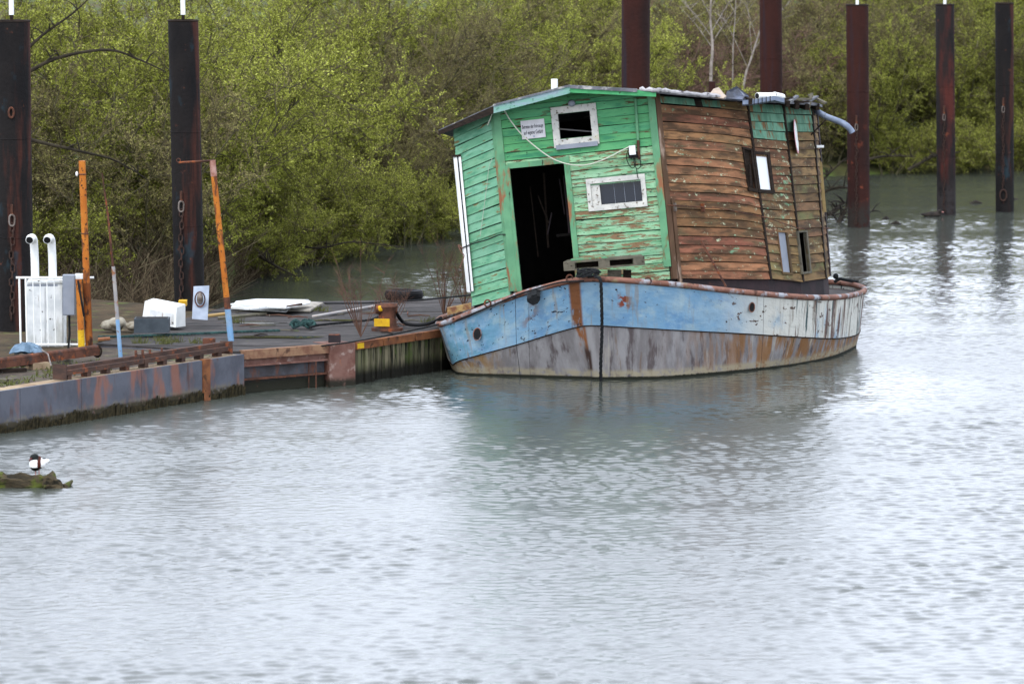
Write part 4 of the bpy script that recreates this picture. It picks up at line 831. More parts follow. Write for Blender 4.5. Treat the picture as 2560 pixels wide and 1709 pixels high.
# double rail beam with feet along the grey pontoon
a, b_ = on(84, 945, ZT), on(584, 882, ZT); a = c1-u2*((c1-a).dot(u2))+n2*.20; b_ = c1-u2*.22+n2*.20; a = Vector((a.x, a.y, ZT)); b_ = Vector((b_.x, b_.y, ZT))
rl = thing('rusty_rail', 'rusty double steel rail on short feet along the grey pontoon edge', 'rail', a)
z = Vector((0, 0, 1))
for i in range(9):
    p = lerp(a, b_, (i+.3)/8.8); mb = MB(); mb.box(p+z*.03, u2*.05, n2*.06, z*.04); mb.build('foot', m_rail, rl)
for lo, hi, h0, h1, d0, d1, nm in ((0, .47, .065, .135, -.07, .05, 'lower_bar'), (.475, 1, .065, .135, -.07, .05, 'lower_bar'), (0.02, .47, .136, .19, .0, .10, 'upper_bar'), (.475, .99, .136, .20, .0, .10, 'upper_bar')):
    p, q = lerp(a, b_, lo), lerp(a, b_, hi); mb = MB(); mb.box8([x+n2*d+z*h for d in (d0, d1) for x, h in ((p, h0), (q, h0), (q, h1), (p, h1))]); mb.build(nm, m_rail, rl)
mb = MB(); mb.box(a+z*.12-u2*.02, u2*.015, n2*.12, z*.115); mb.build('end_plate', m_rail, rl); mb = MB(); mb.box(b_+z*.11+u2*.015, u2*.012, n2*.11, z*.10); mb.build('end_plate', m_rail, rl)
for t in (.43, .455, .485, .53, .60):
    mb = MB(); p = lerp(a, b_, t)+z*.21+n2*random.uniform(-.05, .06); mb.tube([p-z*.02, p+z*random.uniform(.03, .08)], .02, 7); mb.build('bolt', m_rust, rl)
p, q = on(-60, 935), on(243, 893); tb = thing('fallen_beam', 'rust red round steel beam lying before the white cabinet', 'beam', lerp(p, q, .5))
mb = MB(); mb.beam(p+z*.09, q+z*.09, .055, .05); mb.build('beam', m_rust, tb); mb = MB(); mb.tube([p+z*.155, q+z*.155], .045, 10); mb.build('top_tube', m_rust, tb, smooth=True); mb = MB(); mb.torus(q+z*.10, n2*.08, z*.09, .018, 14, 6); mb.build('end_collar', m_wood_dark, tb)
# white cabinet with railing and two vent pipes
def boxp(px0, px1, py0, py1, D0, D1, mb=None):
    mb = mb or MB(); g = lambda x, y, D: P(x, y, D)
    f = [P(px0, py1, D0), P(px1, py1, D0), P(px1, py0, D0), P(px0, py0, D0)]; dy = (D1-D0)*.9
    return mb.box8(f+[p+Vector((0, dy, 0)) for p in f])
DC = 98.3
cb = thing('white_cabinet', 'white steel cabinet with two bent vent pipes on the quay', 'cabinet', on(110, 868))
boxp(66, 158, 706, 866, DC, DC+.75).build('cabinet_body', m_white, cb)
boxp(68, 157, 701, 707, DC-.03, DC+.78).build('cabinet_top', m_white, cb)
boxp(68, 144, 711, 715, DC-.008, DC).build('vent_slot', m_grey, cb)
boxp(70, 112, 718, 862, DC-.02, DC-.002).build('door_leaf', m_white, cb); boxp(114, 155, 718, 862, DC-.02, DC-.002).build('door_leaf', m_white, cb)
for (x0, y0, x1, y1) in ((74, 601, 85, 596), (118, 599, 129, 594)):
    bx_, top_ = x1, 587
    pts = [P(x1+3, 706, DC+.35), P(x1+2, 650, DC+.35), P(x1, 612, DC+.35), P(x1-1, 601, DC+.32), P(x1-4, 595, DC+.22), P(x1-9, 596, DC+.08), P(x1-11, 600, DC+.0)]
    mb = MB(); pts = catmull(pts, 4); mb.tube(pts, .066, 14); vp = mb.build('vent_pipe', m_pipe_white, cb, smooth=True)
    d = (pts[-1]-pts[-2]).normalized(); mb = MB(); mb.tube([pts[-1]+d*.002, pts[-1]+d*.006], .054, 14); mb.build('opening', m_black, vp)
    mb = MB(); mb.tube([P(x1+3, 708, DC+.35), P(x1+3, 701, DC+.35)], .085, 14); mb.build('collar', m_white, vp)
rlg = thing('white_railing', 'thin white tube railing in front of the white cabinet', 'railing', on(130, 870))
DR = DC-.35
for x in (50, 66, 84, 102, 119, 137, 173, 195, 213):
    r_ = .016 if x in (50, 66, 195, 213) else .008; mb = MB(); mb.tube([P(x-2, 694, DR), P(x+2, 866, DR)], r_, 8); mb.build('baluster', m_pipe_white, rlg, smooth=True)
for y in (694, 861):
    mb = MB(); mb.tube([P(40 if y < 700 else 49, y, DR), P(235 if y < 700 else 216, y, DR)], .019, 8); mb.build('rail', m_pipe_white, rlg, smooth=True)
gb = thing('grey_box', 'grey metal switch box mounted by the orange posts', 'switch box', on(172, 868))
boxp(156, 187, 688, 788, DR-.25, DR-.02).build('case', m_grey, gb); boxp(157.5, 185.5, 690, 786, DR-.265, DR-.252).build('lid', m_grey, gb); mb = MB(); mb.tube([P(173, 786, DR-.1), P(174, 835, DR-.1), P(171, 870, DR-.1)], .018, 8); mb.build('cable_pipe', m_black, gb); boxp(188, 208, 685, 697, DR-.2, DR-.05).build('cap_plate', m_white, gb)
# posts
def post(name, x0, y0, x1, y1, D, r, m, label, sides=10):
    a, b_ = P(x0, y0, D), P(x1, y1, D); a = a-(b_-a).normalized()*.04
    o = thing(name, label, 'post', a); mb = MB(); mb.tube([a, lerp(a, b_, .5), b_], r, sides); mb.build('tube', m, o, smooth=True); return o, a, b_
o, a, b_ = post('orange_post', 223, 872, 205, 402, 97.75, .055, m_orange, 'tall flaking orange steel post by the white cabinet')
for t in (.62, .93): mb = MB(); p = lerp(a, b_, t); mb.torus(p, (.057, 0, 0), (0, .057, 0), .010, 14, 5); mb.build('band', m_rust, o)
mb = MB(); p = lerp(a, b_, .925); mb.ball(p+Vector((-.09, 0, .02)), .022, .022, .04); mb.build('small_lamp', m_pipe_white, o); mb = MB(); mb.tube([lerp(a, b_, 0), lerp(a, b_, .36)], .062, 10); mb.build('rusted_sleeve', mat('rust_orange', S(168, 98, 40), S(118, 66, 34), 5, (1, 1, .4), layers=[dict(c=S(66, 42, 32), sc=7, st=(1, 1, .5), lo=.5, hi=.6)], rough=.8), o, smooth=True)
o, a, b_ = post('short_post', 204, 872, 197, 698, 97.6, .052, m_orange, 'short orange post with a yellow foot beside the grey switch box')
mb = MB(); mb.tube([a, lerp(a, b_, .30)], .055, 10); mb.build('yellow_foot', m_yellow, o, smooth=True)
mb = MB(); mb.tube(catmull([P(195, 702, 97.45), P(200, 730, 97.4), P(205, 760, 97.4), P(210, 790, 97.45)], 4), .018, 7); mb.build('hose', m_black, o, smooth=True)
o, a, b_ = post('thin_pole', 302, 900, 283, 666, 96.6, .030, m_palepole, 'thin leaning pole with pale lower half and dark rusty top')
mb = MB(); mb.tube([b_-Vector((0, 0, .05)), P(270, 540, 96.6), P(255, 432, 96.6)], [.020, .016, .010], 7); mb.build('upper_rod', m_rust, o, smooth=True); mb = MB(); mb.tube([a, lerp(a, b_, .45)], .033, 10); mb.build('blue_sleeve', m_bluepole, o, smooth=True)
o, a, b_ = post('crossbar_post', 578, 855, 531, 404, 99.2, .048, m_orange, 'leaning orange post with a pale blue foot and rusty crossbar')
mb = MB(); mb.tube([a, lerp(a, b_, .20)], .051, 10); mb.build('blue_foot', m_bluepole, o, smooth=True); mb = MB(); mb.tube([lerp(a, b_, .195), lerp(a, b_, .26)], .053, 10); mb.build('rust_band', m_rust, o, smooth=True)
mb = MB(); mb.tube([lerp(a, b_, .92), b_+Vector((0, 0, .02))], .052, 10); mb.build('pink_cap', mat('pink_primer', S(186, 148, 136), S(150, 100, 84), 8, rough=.7), o, smooth=True)
mb = MB(); mb.tube([P(445, 407, 99.1), P(490, 404, 99.1), P(537, 401, 99.2)], .018, 8); mb.build('crossbar', m_rust, o); mb = MB(); mb.torus(P(446, 401, 99.1), (.03, 0, 0), (0, 0, .03), .007, 12, 5); mb.build('ring', m_rust, o)
# deck clutter
o = thing('white_box', 'white box like a small fridge lying on its side on the pontoon deck', 'box', on(405, 806))
dx = (P(455, 760, 101.3)-P(362, 748, 101.9)); A_, B_ = P(362, 753, 101.8), P(442, 768, 101.2); C_ = B_+Vector((.12, .35, .02)); hgt = Vector((0, 0, -.36))
mb = MB(); D_ = A_+(C_-B_); mb.box8([A_, B_, B_+hgt+Vector((-.02, 0, .03)), A_+hgt*.9+Vector((-.05, 0, 0)), D_, C_, C_+hgt, D_+hgt]); mb.build('case', m_pipe_white, o)
mb = MB(); f = lambda u, v, d=0: lerp(lerp(A_, B_, u), lerp(A_+hgt*.9+Vector((-.05, 0, 0)), B_+hgt+Vector((-.02, 0, .03)), u), v)+Vector((.3, -.9, 0)).normalized()*(.004+d)
mb.box8([f(.2, .35, .008), f(.92, .35, .008), f(.92, .9, .008), f(.2, .9, .008), f(.2, .35, -.006), f(.92, .35, -.006), f(.92, .9, -.006), f(.2, .9, -.006)]); mb.build('panel', m_white, o)
o = thing('lamp_panel', 'upright pale blue plate with a round lamp leaning on the deck', 'lamp panel', on(498, 803))
mb = MB(); q = [P(484, 716, 101.9), P(523, 714, 101.9), P(519, 800, 101.5), P(480, 797, 101.5)]; mb.plate(q, (0, .04, 0)); mb.build('plate', mat('pale_blue_plate', S(166, 176, 190), S(146, 156, 170), 5, rough=.6), o)
mb = MB(); c = P(500, 746, 101.6); mb.ball(c, .055, .05, .10); mb.build('lamp', m_shackle, o, smooth=True); mb = MB(); mb.torus(P(500, 748, 101.62), (.08, 0, 0), (0, .0, .12), .012, 16, 5); mb.build('lamp_rim', m_rust, o)
o = tag(boxp(446, 466, 752, 765, 102.1, 102.4).build('yellow_case', m_yellow, None, on(456, 770)), 'small yellow case between the white box and the lamp plate', 'case')
mb = MB(); boxp(335, 422, 797, 832, 99.9, 100.35, mb); o = mb.build('crate', mat('grey_plastic', S(76, 84, 90), S(64, 72, 78), 5, rough=.6), None, on(378, 834)); tag(o, 'dark grey plastic crate on the deck before the white box', 'crate')
mb = MB(); boxp(339, 418, 795.5, 798.5, 99.95, 100.3, mb); mb.build('lid', m_black, o)
mb = MB(); c = on(300, 828)
for i in range(6):
    mb.ball(c+Vector((random.uniform(-.22, .22), random.uniform(-.1, .1), .06+random.uniform(0, .10))), random.uniform(.10, .16), .12, random.uniform(.06, .1), 9, 6)
o = mb.build('sack', mat('stone_sack', S(172, 166, 150), S(126, 116, 98), 8, rough=.95, bump=(20, .6, .02)), None, c, smooth=True); rm = o.modifiers.new('r', 'REMESH'); rm.mode = 'VOXEL'; rm.voxel_size = .02; tag(o, 'slumped pale sack beside the grey crate', 'sack')
# white sheets on the deck
o = thing('white_sheet', 'large white board lying flat on the deck near the tyre', 'board', on(660, 775))
def slab(pxs, z0, th): return MB().plate([on(x, y, ZD+z0+dz) for x, y, dz in pxs], (0, 0, th))
slab([(576, 772, .0), (715, 781, .0), (742, 757, .06), (772, 752, .06), (640, 750, .10), (590, 756, .08)], .03, .025).build('sheet', m_white, o)
slab([(574, 762, .10), (640, 752, .13), (776, 754, .08), (775, 760, .06), (714, 772, .07)], .06, .02).build('upper_sheet', m_white, o)
o = tag(slab([(712, 778, 0), (776, 779, 0), (808, 760, .02), (770, 757, .03), (722, 768, .02)], .02, .03).build('grey_board', mat('grey_board', S(182, 176, 164), S(150, 144, 134), 5, rough=.8), None, on(760, 778)), 'worn beige board butted against the white sheet', 'board')
o = slab([(715, 772, .06), (755, 764, .06), (756, 759, .1), (716, 766, .1)], .06, .015); tag(o.build('scrap', m_rust, None, on(735, 772)), 'strip of rusty scrap on the white sheet', 'scrap')
for pts, lab, m_ in (([(545, 795), (668, 783), (668, 787), (545, 799)], 'grey plank across the deck beside the crossbar post', m_palletw), ([(780, 792), (990, 757), (990, 760), (780, 796)], 'long pale batten lying slantwise near the bollard', m_palepole), ([(245, 848), (275, 846), (275, 850), (245, 852)], 'short orange scrap bar on the quay', m_orangerust), ([(480, 795), (575, 783), (575, 786), (480, 798)], 'thin ochre board below the lamp plate', mat('ochre', S(176, 146, 92), rough=.8))):
    o = MB().plate([on(x, y, ZD+.01) for x, y in pts], (0, 0, .03)); tag(o.build('plank', m_, None, on(*pts[0])), lab, 'plank')
# tyre
ty = thing('tyre', 'black car tyre lying flat on the landing deck', 'tyre', on(1010, 751)); c = on(1010, 749)
mb = MB(); prof = [(.20, .02), (.20, .15), (.24, .175), (.31, .165), (.335, .12), (.335, .055), (.31, .01), (.24, .0)]; kk = 26; vs = []; fs = []
for i in range(kk):
    t = 2*math.pi*i/kk
    for r_, zz_ in prof: vs.append(c+Vector((r_*math.cos(t), r_*math.sin(t), zz_)))
pn = len(prof)
for i in range(kk):
    for j in range(pn): fs.append((i*pn+j, ((i+1) % kk)*pn+j, ((i+1) % kk)*pn+(j+1) % pn, i*pn+(j+1) % pn))
mb.add(vs, fs); mb.build('casing', m_black, ty, smooth=True)
for zz_ in (.055, .085, .115):
    mb = MB(); mb.torus(c+Vector((0, 0, zz_)), (.337, 0, 0), (0, .337, 0), .006, 26, 4); mb.build('tread_rib', m_black, ty)
# bollard
bo = on(968, 826); bd = thing('mooring_bollard', 'rusty mooring bollard with yellow painted knob and plate', 'bollard', bo)
mb = MB(); mb.tube([bo, bo+z*.05], .26, 18); mb.build('base_plate', m_rust, bd); mb = MB(); mb.tube([bo+z*.04, bo+z*.12, bo+z*.30, bo+z*.40, bo+z*.45], [.20, .15, .14, .18, .12], 16); mb.build('body', m_rust, bd, smooth=True)
pw = bo+Vector((-.05, -.02, .36)); mb = MB(); mb.tube([pw+Vector((-.14, -.05, 0)), pw+Vector((.20, .03, 0))], .085, 14); mb.build('cross_horn', m_rust, bd, smooth=True)
mb = MB(); mb.ball(pw+Vector((-.06, -.10, .01)), .065, .03, .05); mb.build('yellow_knob', m_yellow, bd, smooth=True); mb = MB(); mb.box(bo+Vector((-.08, -.21, .15)), (.125, -.02, 0), (.003, .012, 0), (0, 0, .062)); mb.build('yellow_plate', m_yellow, bd)
# small steel block and stub
for (x, y, wd, lab) in ((836, 858, 15, 'dark square steel block at the corner of the landing pontoon'), (522, 868, 15, 'rusty stub block behind the rail end')):
    p = on(x, y); mb = MB(); mb.abox(p+Vector((0, .08, .065)), wd/155, .09, .065); o = mb.build('steel_block', m_rust if wd == 15 and x < 600 else m_coam, None, p); tag(o, lab, 'block'); mb = MB(); mb.abox(p+Vector((0, .08, .135)), wd/175, .08, .005); mb.build('cap', m_rust, o)
# ropes
def rope(name, pts, r, m, label): return tag(rope_mb(pts, r, 5).build(name, m, None, pts[0]), label, 'rope')
rope('deck_rope', [on(245, 842, ZD+.03), on(330, 840, ZD+.03), on(430, 836, ZD+.03), on(530, 832, ZD+.03), on(620, 828, ZD+.03), on(700, 826, ZD+.03)], .022, m_rope_g, 'teal rope stretched along the deck behind the rail')
pts = []
for i in range(40):
    t = i*.55; q_ = on(758, 822); pts.append(q_+Vector((.24*math.cos(t)*(.5+.5*((i*7) % 5)/5), .16*math.sin(t), .03+.13*((i*3) % 7)/7)))
rope('rope_heap', pts, .022, m_rope_g, 'tangled heap of teal rope on the deck')
rope('bollard_rope', [on(775, 818, ZD+.06), on(800, 812, ZD+.05), on(860, 806, ZD+.06), on(920, 800, ZD+.09), on(945, 792, ZD+.18)], .02, m_rope_d, 'dark rope from the teal heap to the bollard')
rope('stern_line', [P(812, 758, 106.8), P(920, 757, 105.5), P(1040, 750, 104), P(1120, 743, 103), P(1178, 737, 102.2)], .016, m_rope_d, 'taut dark line crossing the deck behind the tyre to the cabin')
rope('edge_line', [P(590, 889, 97.95), P(640, 882, 98.0), P(720, 876, 98.15), P(815, 863, 98.35), P(890, 853, 98.6), P(1000, 832, 99.9), P(1090, 812, 100.6), P(1135, 796, 100.2)], .014, m_rope_d, 'thin mooring line draped along the pontoon edge to the bow')
mb = MB(); mb.tube(catmull([bo+Vector((.12, -.05, .35)), on(1003, 800, ZD+.12), on(1020, 810, ZD+.06), on(1050, 812, ZD+.05), on(1080, 806, ZD+.1), P(1102, 795, 100.9)], 5), .03, 8); tag(mb.build('hose', m_black, None, on(1050, 812), smooth=True), 'black rubber hose sagging from the bollard to the boat', 'hose')
# tarpaulin, cable and weeds at the far left
mb = MB(); c = on(68, 886); cols = []
for i in range(9):
    t = i/8; row = []
    for j in range(5):
        s_ = j/4; row.append(c+Vector((-.24+.48*t+.05*(s_-.5), -.16+.34*s_, .0+.19*(math.sin(math.pi*min(1, .08+t*.9))**.6)*(math.sin(math.pi*min(1, .02+s_*.98))**.5)+random.uniform(-.015, .02))))
    cols.append(row)
for i in range(8):
    for j in range(4): mb.add([cols[i][j], cols[i+1][j], cols[i+1][j+1], cols[i][j+1]], [(0, 1, 2, 3)])
o = mb.build('tarpaulin', mat('blue_grey_tarp', S(120, 144, 164), S(84, 108, 128), 6, rough=.5), None, c); o.modifiers.new('s', 'SOLIDIFY').thickness = .012; tag(o, 'crumpled blue grey tarpaulin on the rust red beam', 'tarpaulin')
c = on(55, 915); pts = [c+Vector((.2*math.cos(i*.9)*(.4+.6*random.random()), .13*math.sin(i*.9), .02+.1*random.random())) for i in range(34)]
rope('tangled_rope', pts, .018, mat('green_black_rope', S(44, 56, 50), S(30, 36, 32), 12, rough=.95), 'tangled black green rope heap at the left end of the grey pontoon')
mb = MB(); mb.tube([on(105, 875, ZD+.22), on(120, 885, ZD+.19), on(124, 900, ZD+.12), on(128, 915, ZD+.05)], .012, 6); tag(mb.build('bent_rod', m_shackle, None, on(120, 900)), 'bent pale steel rod hooked over the rust red beam', 'rod')

# ------------------------------------------------------------------ PILES and CHAINS
def pile(x0, y0, x1, y1, w_, D, m, label, rod=False, sink=.6):
    b_ = P(x1, y1, D); t_ = P(x0, y0, D); d = (t_-b_).normalized(); r_ = w_*.9*D/F/2
    o = thing('mooring_pile', label, 'pile', b_, 'steel mooring piles'); mb = MB(); mb.tube([b_-d*sink, lerp(b_, t_, .5), t_], r_, 28); mb.build('tube', m, o, smooth=True)
    mb = MB(); mb.torus(t_, (r_*.97, 0, 0), (0, r_*.97, 0), .018, 28, 5); mb.build('top_rim', m_wood_dark, o)
    for q_ in (.28, .61):
        mb = MB(); mb.torus(lerp(b_, t_, q_), (r_*1.0, 0, 0), (0, r_*1.0, 0), .008, 28, 5); mb.build('weld_seam', m, o)
    if rod:
        mb = MB(); mb.tube([t_-d*.02, t_+d*.10], .03, 8); ft = mb.build('rod_foot', m_wood_dark, o); mb = MB(); mb.tube([t_+d*.10, t_+d*1.2], .042, 10); mb.build('marker_rod', m_pipe_white, ft, smooth=True)
    return o, b_, t_, r_
PL = {}
PL['A'] = pile(29, 53, 39, 800, 92, 101.5, m_pile, 'thick dark steel pile behind the white cabinet', True)
PL['B'] = pile(458, 52, 474, 760, 76, 105.8, m_pile, 'dark and rust red steel pile with chain behind the crossbar post', True)
PL['C'] = pile(1590, -190, 1588, 868, 71, 111, m_pile_red, 'tall dark red steel pile rising behind the green cabin roof')
PL['D'] = pile(1926, -120, 1930, 560, 56, 138, m_pile_red, 'dim purple steel pile behind the bare birches')
PL['E'] = pile(2143, 13, 2147, 564, 56, 137.2, m_pile_red, 'rust red steel pile with driftwood at its foot')
PL['F'] = pile(2362, 12, 2366, 534, 47, 141.5, m_pile_mix, 'mottled steel pile with a small duck swimming at its foot')
PL['G'] = pile(2511, 9, 2512, 527, 46, 142.5, m_pile, 'dark blue grey steel pile with a hanging chain ring')
for kx in ('E', 'F'):
    o, b_, t_, r_ = PL[kx]; mb = MB(); mb.tube([t_, t_+Vector((0, 0, .15))], .035, 8); mb.build('marker_rod', m_pipe_white, o)
lk = MB(); lk.torus((0, 0, 0), (0, 0, .032), (.026, 0, 0), .010, 10, 5, ex=.022); link_me = None
def chain(pk, px, py0, py1, label, big=None, shackle=True, sc=1.0, dx=0):
    global link_me
    o, b_, t_, r_ = PL[pk]; D = b_.y/.9; top_ = P(px, py0, D-(r_+.03)/.9); bot = P(px+dx, py1, D-(r_+.03)/.9)
    ch = thing('chain', label, 'chain', top_, 'chains hanging on the piles'); L_ = (bot-top_).length; stp = .088*sc; m_ = int(L_/stp)
    for i in range(m_):
        if link_me is None:
            lo = lk.build('link', m_chain, None, (0, 0, 0), smooth=True); link_me = lo.data
        else: lo = bpy.data.objects.new('link', link_me); COL.objects.link(lo)
        lo.parent = ch; lo.location = lerp(top_, bot, (i+.5)/m_)-top_+Vector((.012*math.sin(i*1.3), 0, 0)); lo.rotation_euler = (0, 0, (i % 2)*math.pi/2+.3*math.sin(i)); lo.scale = (sc,)*3
    if shackle:
        mb = MB(); mb.torus(top_+Vector((0, 0, .06)), (0, 0, .05*sc), (.036*sc, 0, 0), .013*sc, 12, 6, ex=.03); mb.build('shackle', m_shackle, ch, smooth=True); mb = MB(); mb.tube([top_+Vector((0, .02, .14)), top_+Vector((0, 0, .32))], .022, 7); mb.build('hook', m_rust, ch)
    if big:
        mb = MB(); mb.torus(P(px+dx, big, D-(r_+.03)/.9), (0, 0, .13), (.075, 0, 0), .018, 14, 6); mb.build('ring', m_chain, ch, smooth=True)
chain('A', 30, 560, 800, 'heavy rusty chain on the pile behind the white cabinet', sc=1.25)
chain('B', 453, 525, 760, 'rusty chain with pale shackle on the pile behind the crossbar post', sc=1.2)
chain('E', 2141, 325, 560, 'rusty chain with pale shackle on the pile with driftwood', sc=.8)
chain('F', 2360, 300, 530, 'thin rusty chain on the pile with the swimming duck', sc=.75)
chain('G', 2508, 280, 470, 'thin chain with an oval ring on the dark blue grey pile', big=488, sc=.8)
mb = MB(); o, b_, t_, r_ = PL['A']; mb.torus(P(28, 282, 101.5-(r_+.02)/.9), (.04, 0, 0), (0, 0, .08), .02, 12, 6); mb.build('eye', m_rust, o)

# ------------------------------------------------------------------ LOG with DUCK, far duck, driftwood
lp_ = W(60, 1222); lg = thing('driftwood_log', 'mossy weathered log lying in the water under the duck', 'log', lp_)
mb = MB(); pts = [W(-170, 1222)+z*.02, W(-90, 1220)+z*.03, W(-20, 1219)+z*.05, W(40, 1218)+z*.05, W(100, 1218)+z*.05, W(135, 1219)+z*.03, W(152, 1221)-z*.02, W(168, 1221)-z*.02]
pts = catmull(pts, 5); rad = []
for i in range(len(pts)):
    t = i/(len(pts)-1); rad.append((.125 if t < .68 else lerp(.125, .035, min(1, (t-.68)/.25)))*(1+.13*math.sin(i*1.7)+.08*math.sin(i*.6)))
mb.tube(pts, rad, 18)
for i, v in enumerate(mb.v):
    k_ = i//18; c_ = pts[min(k_, len(pts)-1)]; d = v-c_; mb.v[i] = c_+d*(1+.12*math.sin((i % 18)*2.1+k_*.25)+.10*math.sin((i % 18)*5.3+k_*.9)+random.uniform(-.13, .13))
m_log = mat('mossy_bark', S(84, 74, 56), S(50, 46, 36), 5, (.6, 3, 3), layers=[dict(c=S(84, 92, 40), sc=4, lo=.5, hi=.62), dict(c=S(176, 152, 104), sc=3, lo=.60, hi=.70, z=(.1, .16, 2, 3)), dict(c=S(34, 32, 24), st=(.5, 3, 4), sc=5, lo=.54, hi=.62)], rough=.95, bump=(22, .8, .03, (.4, 2, 2)))
mb.build('trunk', m_log, lg, smooth=True)
mb = MB(); mb.tube([W(158, 1219), W(172, 1216)+z*.03, W(180, 1213)+z*.06], [.05, .04, .02], 7); mb.build('stub', m_log, lg, smooth=True)
for (x, y, r_) in ((30, 1196, .07), (62, 1203, .05), (8, 1199, .06)):
    p = W(x, 1218)+z*((1218-y)/186); mb = MB(); mb.ball(p, r_*1.3, r_, r_*.6, 9, 6); mb.build('knot', m_log, lg, smooth=True)
dk0 = W(92, 1218)+z*.165; duck = thing('shelduck', 'black and white duck with chestnut band resting on the log', 'duck', dk0)
mb = MB(); S_ = 1.0/186
def dpt(px, py, dy): return Vector((dk0.x+(px-92)*S_, dk0.y+dy, dk0.z+(1191-py)*S_))
mb.ball(dpt(89, 1163, .0), .085, .09, .095, 14, 10); mb.ball(dpt(98, 1162, .09), .085, .13, .08, 14, 10); mb.ball(dpt(107, 1160, .2), .06, .10, .05, 12, 8); mb.ball(dpt(115, 1160, .28), .03, .07, .022, 10, 6)
mb.ball(dpt(85, 1148, .0), .058, .058, .06, 12, 9); mb.ball(dpt(88, 1144, .01), .055, .055, .042, 12, 9); mb.ball(dpt(97, 1147, .06), .035, .05, .02, 8, 6)
tmp = mb.build('tmp_body', m_black, None, dk0); rm = tmp.modifiers.new('r', 'REMESH'); rm.mode = 'VOXEL'; rm.voxel_size = .009; sm = tmp.modifiers.new('s', 'SMOOTH'); sm.iterations = 4
bpy.context.view_layer.update(); me = bpy.data.meshes.new_from_object(tmp.evaluated_get(bpy.context.evaluated_depsgraph_get())); bpy.data.objects.remove(tmp)
me.materials.clear()
for q in (mat('duck_white', SW(240, 240, 236), rough=.8), mat('duck_black', S(20, 26, 24), rough=.6), mat('duck_chestnut', S(84, 40, 30), rough=.8)): me.materials.append(q)
for pl in me.polygons:
    c = pl.center+dk0; px = (c.x-dk0.x)/S_+92; py = 1191-(c.z-dk0.z)/S_; dy = c.y-dk0.y; mi = 0
    if py < 1151 and px < 97 and dy < .09: mi = 1
    elif py > 1170: mi = 1 if px < 104 else 0
    elif 95 < px < 103 and dy < .16: mi = 2
    elif py < 1153 and dy > .06: mi = 1
    pl.material_index = mi; pl.use_smooth = True
bo_ = bpy.data.objects.new('body', me); COL.objects.link(bo_); bo_.parent = duck; ORG[bo_.name] = dk0
m_leg = mat('pink_leg', S(196, 140, 132), rough=.6)
for dx_ in (-.012, .035):
    mb = MB(); f0 = dpt(91, 1176, .03)+Vector((dx_, 0, 0)); mb.tube([f0, dpt(91, 1192, .03)+Vector((dx_, 0, 0))], .008, 6); lgx = mb.build('leg', m_leg, duck); mb = MB(); e = dpt(91, 1192, .03)+Vector((dx_, 0, 0)); mb.plate([e, e+Vector((-.025, -.06, -.004)), e+Vector((.025, -.06, -.004))], (0, 0, .006)); mb.build('foot', m_leg, lgx)
mb = MB(); mb.tube([dpt(80, 1147, -.05), dpt(77, 1150, -.075), dpt(76, 1152, -.10)], [.016, .014, .010], 7); mb.build('bill', mat('red_bill', S(84, 40, 38), rough=.5), duck)
# far floating duck
dp_ = W(2330, 541); du2 = thing('swimming_duck', 'small dark duck swimming beside the mottled pile', 'duck', dp_)
mb = MB(); mb.ball(dp_+Vector((0, 0, .03)), .20, .10, .08, 12, 8); mb.ball(dp_+Vector((.17, 0, .11)), .055, .05, .05, 9, 7); mb.ball(dp_+Vector((.13, 0, .06)), .06, .05, .07, 9, 7); mb.ball(dp_+Vector((-.2, 0, .05)), .07, .05, .025, 9, 6)
o = mb.build('body', mat('dark_plumage', S(58, 50, 44), S(38, 36, 34), 12, rough=.8), du2, smooth=True); rm = o.modifiers.new('r', 'REMESH'); rm.mode = 'VOXEL'; rm.voxel_size = .015
mb = MB(); mb.tube([dp_+Vector((.21, 0, .105)), dp_+Vector((.27, 0, .095))], [.016, .008], 6); mb.build('bill', m_leg, du2)
def branchy(name, base, pts, r_, m, label, cat, group=None, nsub=5, seed=0):
    rr = random.Random(seed); o = thing(name, label, cat, base, group); ln = catmull(pts, 5); mb = MB(); k = len(ln)
    mb.tube(ln, [lerp(r_, r_*.25, i/(k-1)) for i in range(k)], 7); mb.build('stem', m, o, smooth=True)
    for i in range(nsub):
        a = ln[rr.randrange(1, k-1)]; d = Vector((rr.uniform(-1, 1), rr.uniform(-.5, .2), rr.uniform(-.1, .9))).normalized()*rr.uniform(.2, .8)*max(.3, r_*12)
        mb = MB(); mb.tube([a, a+d*.5+Vector((0, 0, .04)), a+d], [r_*.45, r_*.3, r_*.1], 5); mb.build('twig', m, o, smooth=True)
    return o
m_drift = mat('wet_driftwood', S(58, 52, 44), S(40, 36, 32), 6, rough=.85)
for i, (x, y, dx_, s_) in enumerate(((2095, 556, 40, 1.2), (2075, 540, 55, 1.0), (2125, 560, 60, .8), (2060, 552, 26, .7))):
    b_ = W(x, y); e = W(x+dx_, y-2)
    branchy('driftwood', b_, [b_-z*.05, lerp(b_, e, .4)+z*.22*s_, e+z*.35*s_], .05*s_, m_drift, 'tangled dark driftwood caught at the foot of the rust red pile', 'driftwood', 'driftwood caught at the rust red pile', 11, 30+i)
for i, (x, y, l) in enumerate(((2240, 560, .25), (2520, 498, .5), (2440, 508, .3), (2215, 548, .2))):
    b_ = W(x, y); mb = MB(); mb.tube([b_-Vector((l/2, 0, .02)), b_+Vector((0, 0, .03)), b_+Vector((l/2, 0, -.01))], [.03, .05, .02], 7); tag(mb.build('floating_stick', m_drift, None, b_, smooth=True), 'short dark stick floating on the open water near the far piles', 'stick', 'floating sticks')

